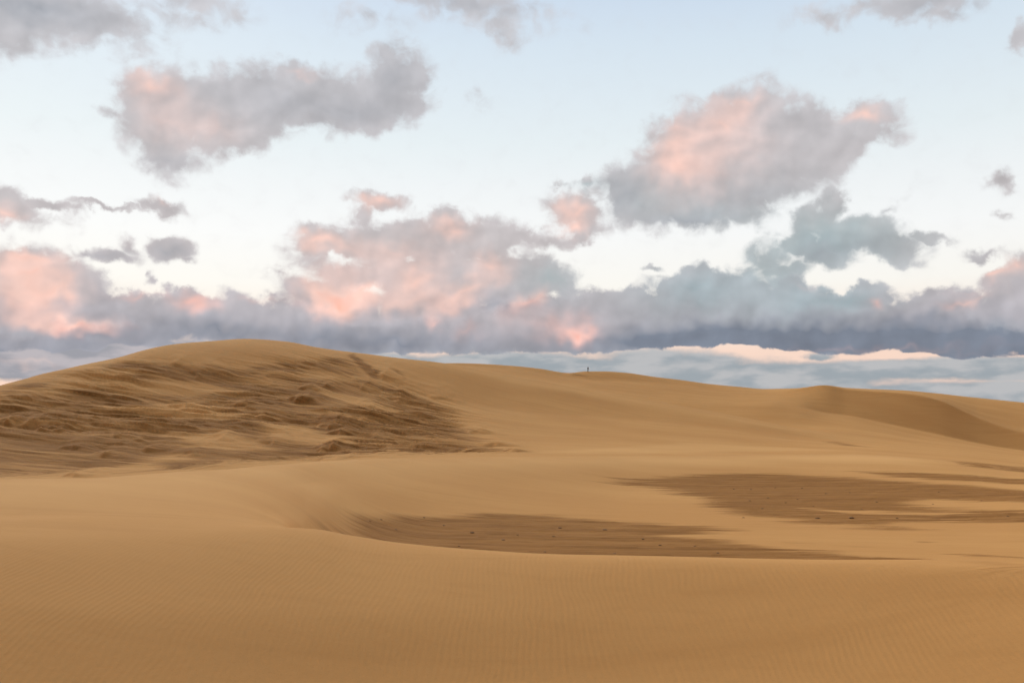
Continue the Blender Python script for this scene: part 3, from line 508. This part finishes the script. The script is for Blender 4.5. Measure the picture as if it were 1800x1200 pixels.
MOUNDS = [
    (-41.38, 196.1, 5.5, 1.72), (-31.61, 175.17, 5.59, 1.32), (-28.89, 169.21, 5.1, 1.08), (-28.18, 153.97, 4.83, 1.34),
    (-6.13, 179.66, 6.57, 0.92), (-2.53, 159.11, 5.46, 0.82), (0.4, 140.63, 3.54, 0.56), (-80.94, 169.62, 5.8, 1.18),
    (-78.14, 166.2, 4.2, 0.84), (-60.48, 148.9, 4.96, 0.83), (-29.42, 229.82, 7.15, 1.19), (-24.14, 211.65, 7.79, 1.22),
    (-42.89, 208.66, 5.36, 0.85), (-39.45, 212.57, 4.69, 0.74), (-32.39, 218.13, 6.8, 0.88), (-85.66, 169.38, 4.34, 1.3),
    (-67.4, 153.61, 6.13, 0.86), (-55.35, 154.58, 6.0, 0.75), (-75.47, 166.77, 4.6, 0.84), (-60.83, 187.18, 6.75, 0.67),
    (-51.63, 192.63, 6.84, 0.68), (-63.57, 163.14, 5.0, 0.6), (-45.55, 181.7, 6.42, 0.75), (-47.67, 164.32, 6.84, 0.68),
    (-28.52, 200.05, 6.93, 0.81), (-17.69, 194.08, 6.68, 0.67), (-16.42, 221.37, 6.34, 0.63), (-22.65, 165.93, 5.74, 0.67),
    (-13.76, 151.33, 4.34, 0.52), (-66.68, 212.11, 8.89, 0.64), (-83.62, 216.49, 7.96, 0.53), (-73.13, 216.65, 5.23, 0.52),
    (-27.22, 183.78, 5.31, 0.64), (-56.94, 130.37, 4.88, 0.65), (-38.39, 160.76, 6.61, 0.66), (-48.78, 150.64, 6.33, 0.63)]
CLODS = [
    (13.5, 58.66, 0.138), (17.75, 58.46, 0.279), (19.76, 58.55, 0.282), (22.31, 58.29, 0.143),
    (24.77, 68.28, 0.166), (31.98, 75.27, 0.14), (-5.6, 48.59, 0.14), (-1.96, 49.6, 0.199),
    (-0.4, 47.01, 0.161), (1.42, 43.34, 0.124), (2.0, 48.62, 0.139), (2.51, 52.79, 0.181),
    (4.83, 52.19, 0.21), (4.35, 42.86, 0.123), (-6.54, 50.29, 0.116), (-6.84, 48.43, 0.084),
    (-2.33, 44.32, 0.101), (-4.77, 54.41, 0.125), (6.26, 48.18, 0.139), (6.76, 46.06, 0.133),
    (16.51, 69.75, 0.164), (18.23, 71.55, 0.169), (18.65, 68.48, 0.162), (20.05, 70.56, 0.126),
    (19.7, 65.67, 0.118), (18.81, 79.04, 0.139), (21.24, 80.95, 0.143), (23.2, 80.27, 0.143),
    (23.46, 75.03, 0.135), (25.53, 75.87, 0.137), (17.62, 79.72, 0.14), (15.89, 63.84, 0.15),
    (22.2, 63.8, 0.116), (8.31, 45.72, 0.133), (8.86, 43.41, 0.127), (27.97, 66.77, 0.124),
    (29.0, 58.82, 0.15), (31.98, 68.46, 0.13), (0.28, 49.47, 0.113), (-3.54, 52.21, 0.12)]
WALKER = (27.11, 355.16)


def poly_mask(x, y, poly, soft):
    """1 inside the outline, falling to 0 over soft metres around its edge"""
    p = np.array(poly, float)
    lo = p.min(0) - soft; hi = p.max(0) + soft
    sel = (x > lo[0]) & (x < hi[0]) & (y > lo[1]) & (y < hi[1])
    out_ = np.zeros_like(x)
    px, py = x[sel], y[sel]
    inside = np.zeros(px.shape, bool); dist = np.full(px.shape, 1e9)
    for i in range(len(p)):
        a_, b_ = p[i], p[(i + 1) % len(p)]
        d = b_ - a_; L2 = max(1e-9, float(d @ d))
        t = np.clip(((px - a_[0]) * d[0] + (py - a_[1]) * d[1]) / L2, 0, 1)
        dist = np.minimum(dist, np.hypot(px - a_[0] - t * d[0], py - a_[1] - t * d[1]))
        cross = (a_[1] > py) != (b_[1] > py)
        with np.errstate(divide='ignore', invalid='ignore'):
            xi = a_[0] + (py - a_[1]) / (b_[1] - a_[1] if b_[1] != a_[1] else 1e-9) * d[0]
        inside ^= cross & (px < xi)
    sd = np.where(inside, dist, -dist)
    out_[sel] = sstep(-soft, soft, sd)
    return out_


# bearings: fine in front, coarse elsewhere; rings: fine where the ground is seen at a glancing angle
fine = np.radians(np.linspace(-30.5, 30.5, 1400))
side = np.radians(np.concatenate([np.linspace(31, 45, 12), np.linspace(48, 180, 34)[:-1]]))
bear = np.concatenate([-np.radians([180.0]), -side[::-1], fine, side])
rows = np.concatenate([np.geomspace(0.4, 5.5, 30)[:-1], np.geomspace(5.5, 30, 190)[:-1], np.geomspace(30, 60, 130)[:-1],
                       np.geomspace(60, 140, 190)[:-1], np.linspace(140, 280, 330)[:-1], np.linspace(280, 420, 190)[:-1],
                       np.geomspace(420, 1200, 40)[:-1], np.geomspace(1200, 30000, 24)])
Z = terrain.base(bear, rows)
# settle kinks of the profiles
Z[1:-1] = 0.25 * Z[:-2] + 0.5 * Z[1:-1] + 0.25 * Z[2:]
for _ in range(3):
    Z[:, 1:-1] = 0.25 * Z[:, :-2] + 0.5 * Z[:, 1:-1] + 0.25 * Z[:, 2:]
R2, A2 = np.meshgrid(rows, bear, indexing='ij')
X = R2 * np.sin(A2); Y = R2 * np.cos(A2)


def height_detail(X, Y, R2):
    """drifts, wind-cut steps and hummocks on top of the dune profiles; also the dampness"""
    damp = np.zeros_like(X)
    for w, s, p in DAMP:
        damp = np.maximum(damp, w * poly_mask(X, Y, p, s))
    for w, s, p in DRY:
        damp *= 1 - w * poly_mask(X, Y, p, s)
    dz_ = np.zeros_like(X)
    # broad drifts
    dz_ += 0.05 * fbm(X / 7.0, Y / 9.0, 2, seed=3) * sstep(16, 30, R2) * sstep(60, 40, R2)
    dz_ += 0.22 * fbm(X / 26.0, Y / 30.0, 3, seed=5) * sstep(110, 160, R2) * sstep(460, 300, R2)
    # wind-cut steps of the damp face of the high dune
    face = poly_mask(X, Y, DAMP[7][2], 13.0)
    xc = np.minimum(X, 30.0)
    u = X; v = Y + xc * (0.6 + 0.003 * xc)          # wind flows to the right, turning downhill
    wrp = 3.0 * fbm(X / 22.0, Y / 22.0, 2, seed=9)
    t = fbm((u + wrp) / 24.0, (v + 0.7 * wrp) / 6.0, 4, 0.45, seed=11)
    q = t * 3.2; fl = np.floor(q); fr = q - fl
    step = (fl + sstep(0.62, 0.98, fr)) / 3.2
    rough_ = sstep(-0.25, 0.35, fbm(X / 30.0, Y / 40.0, 2, seed=15))
    dz_ += face * (0.95 * step * (0.35 + 0.9 * rough_) + 0.06 * fbm(u / 7.0, v / 1.6, 3, seed=17))
    t2 = fbm((u + wrp) / 12.0, (v + 0.5 * wrp) / 2.6, 3, 0.5, seed=31)
    dz_ += face * (0.15 + rough_) * (0.17 * sstep(0.06, 0.14, t2) + 0.13 * sstep(0.30, 0.37, t2) + 0.14 * sstep(-0.22, -0.15, t2))
    for mx, my, w, h in MOUNDS:
        sel = (np.abs(X - mx) < 1.6 * w) & (Y > my - 1.2 * w) & (Y < my + 5 * w)
        xs, ys = X[sel] - mx, Y[sel] - my
        k1 = fbm(X[sel] / (0.5 * w), Y[sel] / (0.7 * w), 2, seed=21)
        # a ledge: steep towards the hollow, drawn out downwind to the right, flush with the slope behind
        xr = xs + 0.22 * w * k1
        lat = np.where(xr > 0, np.clip(1 - xr / (1.0 * w), 0, 1) ** 1.4, np.clip(1 + xr / (0.55 * w), 0, 1))
        yy = ys + 0.45 * xr - 0.2 * w * (1 - lat) + 0.18 * w * k1
        prof = np.where(yy < 0, np.clip(1 + yy / (0.26 * w), 0, 1) ** 0.8, np.exp(-(yy / (1.8 * w)) ** 1.5))
        dz_[sel] += 0.8 * h * lat * prof
    # small scarps of the damp hollows
    hol = damp * sstep(150, 100, R2)
    th = fbm(X / 3.2 + 0.1 * Y, Y / 1.6, 4, 0.55, seed=23)
    dz_ += hol * (0.035 * th + 0.025 * sstep(0.05, 0.15, th))
    return dz_, damp


DZ, DAMPNESS = height_detail(X, Y, R2)
Z = Z + DZ
nr_, nc_ = Z.shape
verts = np.stack([X, Y, Z], -1).reshape(-1, 3)
verts = np.vstack([verts, [[0, 0, float(Z[0].mean())]]]).astype(np.float32)
ii, jj = np.meshgrid(np.arange(nr_ - 1), np.arange(nc_), indexing='ij')
j2 = (jj + 1) % nc_
quads = np.stack([ii * nc_ + jj, ii * nc_ + j2, (ii + 1) * nc_ + j2, (ii + 1) * nc_ + jj], -1).reshape(-1, 4)[:, ::-1]
tri = np.array([[nr_ * nc_, (j + 1) % nc_, j] for j in range(nc_)])
loops = np.concatenate([quads.reshape(-1), tri.reshape(-1)]).astype(np.int32)
nq, nt = len(quads), len(tri)
me = bpy.data.meshes.new('sand_dunes')
me.vertices.add(len(verts)); me.vertices.foreach_set('co', verts.reshape(-1))
me.loops.add(len(loops)); me.loops.foreach_set('vertex_index', loops)
me.polygons.add(nq + nt)
me.polygons.foreach_set('loop_start', np.concatenate([np.arange(nq) * 4, nq * 4 + np.arange(nt) * 3]).astype(np.int32))
me.polygons.foreach_set('use_smooth', np.ones(nq + nt, dtype=bool))
at = me.attributes.new('dampness', 'FLOAT', 'POINT')
at.data.foreach_set('value', np.append(DAMPNESS.reshape(-1), 0).astype(np.float32))
crest_light = np.zeros_like(X)
for w, s, p in CREST_LIGHT:
    crest_light = np.maximum(crest_light, w * poly_mask(X, Y, p, s))
at2 = me.attributes.new('crest_light', 'FLOAT', 'POINT')
at2.data.foreach_set('value', np.append(crest_light.reshape(-1), 0).astype(np.float32))
me.update(calc_edges=True)
ground = bpy.data.objects.new('sand_dunes', me)
COL.objects.link(ground)
ground['kind'] = 'structure'

zgrid = Z


def ground_height(x, y):
    """height of the finished ground at x, y"""
    r = math.hypot(x, y); a_ = math.atan2(x, y)
    i = int(np.clip(np.searchsorted(rows, r) - 1, 0, nr_ - 2)); j = int(np.clip(np.searchsorted(bear, a_) - 1, 0, nc_ - 2))
    fr = (r - rows[i]) / (rows[i + 1] - rows[i]); fa = (a_ - bear[j]) / (bear[j + 1] - bear[j])
    return float((zgrid[i, j] * (1 - fa) + zgrid[i, j + 1] * fa) * (1 - fr) + (zgrid[i + 1, j] * (1 - fa) + zgrid[i + 1, j + 1] * fa) * fr)


def material(name):
    m = bpy.data.materials.new(name); m.use_nodes = True
    g = Graph(m.node_tree)
    b = g.n['Principled BSDF']
    return m, g, b


m, g, b = material('sand')
geo = g.n.new('ShaderNodeNewGeometry')
pos = geo.outputs['Position']
attr = g.n.new('ShaderNodeAttribute'); attr.attribute_name = 'dampness'
damp = attr.outputs['Fac']
rot = g.n.new('ShaderNodeMapping'); rot.inputs['Rotation'].default_value = (0, 0, math.radians(20))
g.l.new(pos, rot.inputs[0])
wind = rot.outputs[0]
px_, py_, pz_ = g.sep(pos)
px_c = g.math('MINIMUM', px_, 30.0)
windface = g.comb(px_, g.math('ADD', py_, g.math('MULTIPLY', px_c, g.math('MULTIPLY_ADD', px_c, 0.003, 0.6))), pz_)
far_ = g.smooth(g.vec('LENGTH', pos), 115.0, 150.0)
flow = g.mix(far_, g.vec('MULTIPLY', pos, (0.10, 0.95, 0.2)), g.vec('MULTIPLY', windface, (0.05, 0.52, 0.1)))
streak = g.noise(flow, 1.0, 6.0, 0.6, 0.5)['Fac']
broad = g.noise(g.vec('MULTIPLY', wind, (0.03, 0.09, 0.05)), 1.0, 5.0, 0.55)['Fac']
fines = g.noise(g.vec('MULTIPLY', wind, (1.2, 4.0, 2.0)), 1.0, 4.0, 0.6)['Fac']
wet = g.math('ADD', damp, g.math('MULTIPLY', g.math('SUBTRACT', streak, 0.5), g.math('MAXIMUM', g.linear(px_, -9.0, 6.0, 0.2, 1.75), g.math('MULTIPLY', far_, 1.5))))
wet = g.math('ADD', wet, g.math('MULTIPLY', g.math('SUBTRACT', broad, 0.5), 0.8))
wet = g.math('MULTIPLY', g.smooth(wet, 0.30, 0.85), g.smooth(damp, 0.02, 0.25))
dry = g.mix(g.smooth(broad, 0.3, 0.7), (0.58, 0.318, 0.112, 1), (0.63, 0.360, 0.132, 1))
dry = g.mix(g.math('MULTIPLY', g.smooth(fines, 0.45, 0.8), 0.25), dry, (0.52, 0.278, 0.092, 1))
dry = g.mix(g.math('MULTIPLY', g.smooth(streak, 0.48, 0.72), 0.30), dry, (0.50, 0.265, 0.088, 1))
grain = g.noise(pos, 55.0, 2.0, 0.6)['Fac']
dry = g.mix(g.math('MULTIPLY', g.smooth(grain, 0.52, 0.75), 0.22), dry, (0.44, 0.225, 0.07, 1))
streak2 = g.noise(g.vec('MULTIPLY', flow, (4.0, 5.0, 3.0)), 1.0, 4.0, 0.6, 0.4)['Fac']
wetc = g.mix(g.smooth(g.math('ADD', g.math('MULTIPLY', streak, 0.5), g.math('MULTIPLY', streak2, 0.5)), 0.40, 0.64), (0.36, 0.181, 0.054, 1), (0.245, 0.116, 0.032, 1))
attr2 = g.n.new('ShaderNodeAttribute'); attr2.attribute_name = 'crest_light'
crest_lit = g.math('MULTIPLY', attr2.outputs['Fac'], g.linear(broad, 0.25, 0.65, 0.55, 1.0))
dry = g.mix(crest_lit, dry, (0.74, 0.455, 0.185, 1))  # crest brightness painted into the base colour
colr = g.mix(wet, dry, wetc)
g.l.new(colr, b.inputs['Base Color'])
b.inputs['Roughness'].default_value = 0.95
b.inputs['Specular IOR Level'].default_value = 0.04
b.inputs['Diffuse Roughness'].default_value = 0.6
# wind ripples, about a hand apart, running along the view
wv = g.n.new('ShaderNodeTexWave'); wv.wave_type = 'BANDS'; wv.bands_direction = 'X'; wv.wave_profile = 'SIN'
bend = g.noise(g.vec('MULTIPLY', pos, (0.25, 0.25, 0.0)), 1.0, 3.0, 0.5)['Fac']
pr = g.comb(g.math('ADD', g.sep(pos)[0], g.math('MULTIPLY', g.math('SUBTRACT', bend, 0.5), 0.9)), g.math('MULTIPLY', g.sep(pos)[1], 1.0), 0.0)
g.l.new(pr, wv.inputs['Vector'])
wv.inputs['Scale'].default_value = 2 * math.pi / 20.0 / 0.07
wv.inputs['Distortion'].default_value = 1.2; wv.inputs['Detail'].default_value = 2.0; wv.inputs['Detail Scale'].default_value = 0.35
rip_amt = g.math('MULTIPLY', g.smooth(g.noise(g.vec('MULTIPLY', pos, (0.12, 0.12, 0)), 1.0, 2.0, 0.5)['Fac'], 0.3, 0.55), g.math('SUBTRACT', 1.0, wet))
hgt = g.math('MULTIPLY', g.math('MULTIPLY', wv.outputs['Fac'], 0.0015), rip_amt)
hgt = g.math('ADD', hgt, g.math('MULTIPLY', g.noise(pos, 9.0, 5.0, 0.65)['Fac'], 0.006))
hgt = g.math('ADD', hgt, g.math('MULTIPLY', g.math('MULTIPLY', streak, wet), 0.05))
bp = g.n.new('ShaderNodeBump'); bp.inputs['Strength'].default_value = 1.0; bp.inputs['Distance'].default_value = 1.0
g.l.new(hgt, bp.inputs['Height'])
g.l.new(bp.outputs[0], b.inputs['Normal'])
me.materials.append(m)

# ---------------------------------------------------------------- clods of damp sand on the hollow floors
mc, gc, bc = material('damp_clod')
pc = gc.n.new('ShaderNodeTexCoord').outputs['Object']
gc.l.new(gc.mix(gc.noise(pc, 14.0, 5.0, 0.6)['Fac'], (0.12, 0.065, 0.025, 1), (0.21, 0.115, 0.045, 1)), bc.inputs['Base Color'])
bc.inputs['Roughness'].default_value = 0.9


def clod_mesh(seed):
    rnd = random.Random(seed)
    bm = bmesh.new()
    bmesh.ops.create_icosphere(bm, subdivisions=3, radius=0.5)
    off = [Vector((rnd.uniform(-1, 1), rnd.uniform(-1, 1), rnd.uniform(-1, 1))).normalized() for _ in range(7)]
    for v in bm.verts:
        n_ = v.co.normalized()
        k_ = 1.0 + 0.22 * sum(max(0, n_.dot(o)) ** 3 for o in off) - 0.28 * max(0, n_.dot(off[0])) ** 2
        v.co = n_ * 0.42 * k_
        v.co.z = max(v.co.z * 0.62, -0.10)
        v.co.x *= 1.25
    me_ = bpy.data.meshes.new('sand_clod')
    bm.to_mesh(me_); bm.free()
    for p in me_.polygons:
        p.use_smooth = True
    me_.materials.append(mc)
    return me_


clod_kinds = [clod_mesh(s) for s in range(4)]
for i, (cx, cy, cw) in enumerate(CLODS):
    o = bpy.data.objects.new('sand_clod', clod_kinds[i % 4])
    COL.objects.link(o)
    s = cw * 0.9
    o.scale = (s, s * random.uniform(0.8, 1.2), s * random.uniform(0.8, 1.2))
    o.rotation_euler = (0, 0, random.uniform(-0.4, 0.4))
    o.location = (cx, cy, ground_height(cx, cy) + 0.03 * s)
    near = math.hypot(cx, cy)
    az_ = math.degrees(math.atan2(cx, cy))
    if near < 50 or az_ < 8:
        lab, grp = 'small dark clod lying on the damp brown floor of the nearer hollow', 'dark clods in the nearer hollow'
    else:
        lab, grp = 'small dark clod lying on the streaked damp flat of the farther hollow', 'dark clods in the farther hollow'
    o['label'] = lab; o['category'] = 'sand clod'; o['group'] = grp

# ---------------------------------------------------------------- the walker on the far crest


def plain(name, rgb, rough=0.8):
    m_, g_, b_ = material(name)
    co = g_.n.new('ShaderNodeTexCoord').outputs['Object']
    nz = g_.noise(co, 30.0, 3.0, 0.6)['Fac']
    g_.l.new(g_.mix(nz, tuple(c_ * 0.75 for c_ in rgb) + (1,), tuple(c_ * 1.25 for c_ in rgb) + (1,)), b_.inputs['Base Color'])
    b_.inputs['Roughness'].default_value = rough
    return m_


def skinned(name, chains, mat, parent=None, levels=2):
    """one continuous surface grown along chains of (point, radius); equal points are shared"""
    idx, pts_, rad, edges = {}, [], [], []
    for ch in chains:
        prev = None
        for p, r in ch:
            key = tuple(round(c_, 4) for c_ in p)
            if key not in idx:
                idx[key] = len(pts_); pts_.append(p); rad.append(r)
            if prev is not None and prev != idx[key]:
                edges.append((prev, idx[key]))
            prev = idx[key]
    me_ = bpy.data.meshes.new(name); me_.from_pydata(pts_, edges, [])
    o = bpy.data.objects.new(name, me_); COL.objects.link(o)
    sk = o.modifiers.new('skin', 'SKIN'); sk.use_smooth_shade = True
    for i_, r in enumerate(rad):
        v = me_.skin_vertices[0].data[i_]
        v.radius = (r, r) if not isinstance(r, tuple) else r
        v.use_root = i_ == 0
    sb = o.modifiers.new('sub', 'SUBSURF'); sb.levels = levels; sb.render_levels = levels
    dg = bpy.context.evaluated_depsgraph_get(); dg.update()
    new = bpy.data.meshes.new_from_object(o.evaluated_get(dg))
    o.modifiers.clear(); o.data = new; bpy.data.meshes.remove(me_)
    new.name = name
    for p in new.polygons:
        p.use_smooth = True
    new.materials.clear(); new.materials.append(mat)
    if parent:
        o.parent = parent
    return o


skin_m = plain('skin', (0.42, 0.26, 0.18), 0.6)
jacket_m = plain('dark_cloth', (0.010, 0.011, 0.014))
trouser_m = plain('dark_denim', (0.014, 0.014, 0.018))
shoe_m = plain('shoe_leather', (0.02, 0.018, 0.016), 0.5)
hair_m = plain('hair', (0.03, 0.02, 0.014), 0.6)
eye_m = plain('eye', (0.03, 0.025, 0.02), 0.2)

LEGS = {1: [(0.0, 0.095, 0.93), (0.15, 0.105, 0.51), (0.145, 0.105, 0.10)], -1: [(0.0, -0.095, 0.93), (-0.05, -0.10, 0.50), (-0.30, -0.10, 0.17)]}
ARMS = {1: [(0.02, 0.185, 1.43), (-0.06, 0.245, 1.16), (0.04, 0.235, 0.93)], -1: [(0.02, -0.185, 1.43), (0.06, -0.245, 1.15), (0.22, -0.22, 0.98)]}
TORSO = [((0, 0, 0.95), (0.135, 0.105)), ((0.0, 0, 1.10), (0.125, 0.10)), ((0.015, 0, 1.30), (0.15, 0.115)), ((0.02, 0, 1.42), (0.11, 0.09)),
         ((0.035, 0, 1.50), 0.055), ((0.045, 0, 1.57), 0.062), ((0.06, 0, 1.65), (0.082, 0.092)), ((0.05, 0, 1.72), (0.070, 0.078))]


def toward(a_, b_, t):
    return tuple(x_ + (y_ - x_) * t for x_, y_ in zip(a_, b_))


def hand_chains(elbow, wrist, side):
    f = (Vector(wrist) - Vector(elbow)).normalized()
    across = Vector((1, 0, 0)) - f * f.x
    across.normalize()
    palm_n = f.cross(across) * side
    w_ = Vector(wrist)
    palm = w_ + f * 0.075
    ch = [[(tuple(w_), 0.026), (tuple(palm), (0.034, 0.018))]]
    for k_, (o_, ln) in enumerate(((0.030, 0.072), (0.010, 0.080), (-0.010, 0.076), (-0.029, 0.060))):
        r0 = palm + across * o_ + f * 0.012
        p1 = r0 + f * ln * 0.45 - palm_n * 0.006
        p2 = p1 + f * ln * 0.30 - palm_n * 0.018
        p3 = p2 + f * ln * 0.16 - palm_n * 0.022
        ch.append([(tuple(palm), (0.034, 0.018)), (tuple(r0), 0.0092), (tuple(p1), 0.0088), (tuple(p2), 0.008), (tuple(p3), 0.007)])
    t0 = w_ + f * 0.03 + across * 0.035
    t1 = t0 + f * 0.03 + across * 0.02 - palm_n * 0.012
    t2 = t1 + f * 0.028 + across * 0.004 - palm_n * 0.008
    ch.append([(tuple(w_), 0.026), (tuple(t0), 0.012), (tuple(t1), 0.0105), (tuple(t2), 0.0085)])
    return ch


chains = [TORSO, [((0.06, 0, 1.65), (0.082, 0.092)), ((0.155, 0, 1.645), 0.012)]]
for sgn in (1, -1):
    h_, kn, an = LEGS[sgn]
    toe = (an[0] + 0.15, an[1], max(0.035, an[2] - 0.10 if sgn < 0 else 0.035))
    chains.append([((0, 0, 0.95), (0.135, 0.105)), (h_, 0.085), (toward(h_, kn, 0.5), 0.075), (kn, 0.052), (toward(kn, an, 0.35), 0.054), (an, 0.036), (toe, 0.028)])
    sh, eb, wr = ARMS[sgn]
    chains.append([((0.02, 0, 1.42), (0.11, 0.09)), (sh, 0.055), (toward(sh, eb, 0.5), 0.046), (eb, 0.037), (toward(eb, wr, 0.4), 0.037), (wr, 0.026)])
    chains += hand_chains(eb, wr, sgn)
walker = skinned('person', chains, skin_m)
walker['label'] = 'tiny distant walker in dark clothes mid-stride on the dune skyline'
walker['category'] = 'person'

jk = [[((0, 0, 0.72), (0.215, 0.185)), ((0, 0, 0.86), (0.20, 0.165)), ((0, 0, 0.98), (0.175, 0.14)), ((0.005, 0, 1.12), (0.17, 0.135)), ((0.015, 0, 1.30), (0.185, 0.145)), ((0.02, 0, 1.43), (0.13, 0.11)), ((0.035, 0, 1.50), 0.075)]]
tr = [[((0, 0, 0.99), (0.15, 0.12)), ((0, 0, 0.93), (0.15, 0.12))]]
for sgn in (1, -1):
    sh, eb, wr = ARMS[sgn]
    jk.append([((0.02, 0, 1.43), (0.13, 0.11)), (sh, 0.075), (toward(sh, eb, 0.5), 0.066), (eb, 0.058), (toward(eb, wr, 0.95), 0.045)])
    h_, kn, an = LEGS[sgn]
    tr.append([((0, 0, 0.93), (0.15, 0.12)), (h_, 0.102), (toward(h_, kn, 0.5), 0.092), (kn, 0.072), (toward(kn, an, 0.4), 0.070), (toward(kn, an, 0.93), 0.058)])
skinned('jacket', jk, jacket_m, walker)
skinned('trousers', tr, trouser_m, walker)
for sgn in (1, -1):
    an = LEGS[sgn][2]
    lift = 0.0 if sgn > 0 else 0.07
    ty = 0.035 if sgn > 0 else 0.04
    skinned('shoe', [[((an[0] - 0.04, an[1], an[2] - 0.055 + lift * 0.3), 0.044), ((an[0] + 0.06, an[1], an[2] * 0.5 + 0.01), 0.046), ((an[0] + 0.17, an[1], ty), (0.036, 0.046)), ((an[0] + 0.21, an[1], ty), (0.026, 0.036))]], shoe_m, walker)
skinned('hair', [[((0.0, 0, 1.62), (0.06, 0.075)), ((0.012, 0, 1.69), (0.085, 0.085)), ((0.045, 0, 1.745), (0.075, 0.07)), ((0.09, 0, 1.75), (0.03, 0.05))]], hair_m, walker)
for sgn in (1, -1):
    bm = bmesh.new()
    bmesh.ops.create_uvsphere(bm, u_segments=12, v_segments=8, radius=0.012)
    bmesh.ops.translate(bm, verts=bm.verts, vec=(0.137, 0.031 * sgn, 1.665))
    em = bpy.data.meshes.new('eye'); bm.to_mesh(em); bm.free(); em.materials.append(eye_m)
    eo = bpy.data.objects.new('eye', em); COL.objects.link(eo); eo.parent = walker
walker.location = (WALKER[0], WALKER[1], ground_height(*WALKER) + 0.0)
walker.rotation_euler = (0, 0, math.radians(25))
walker.scale = (1.12, 1.12, 1.12)
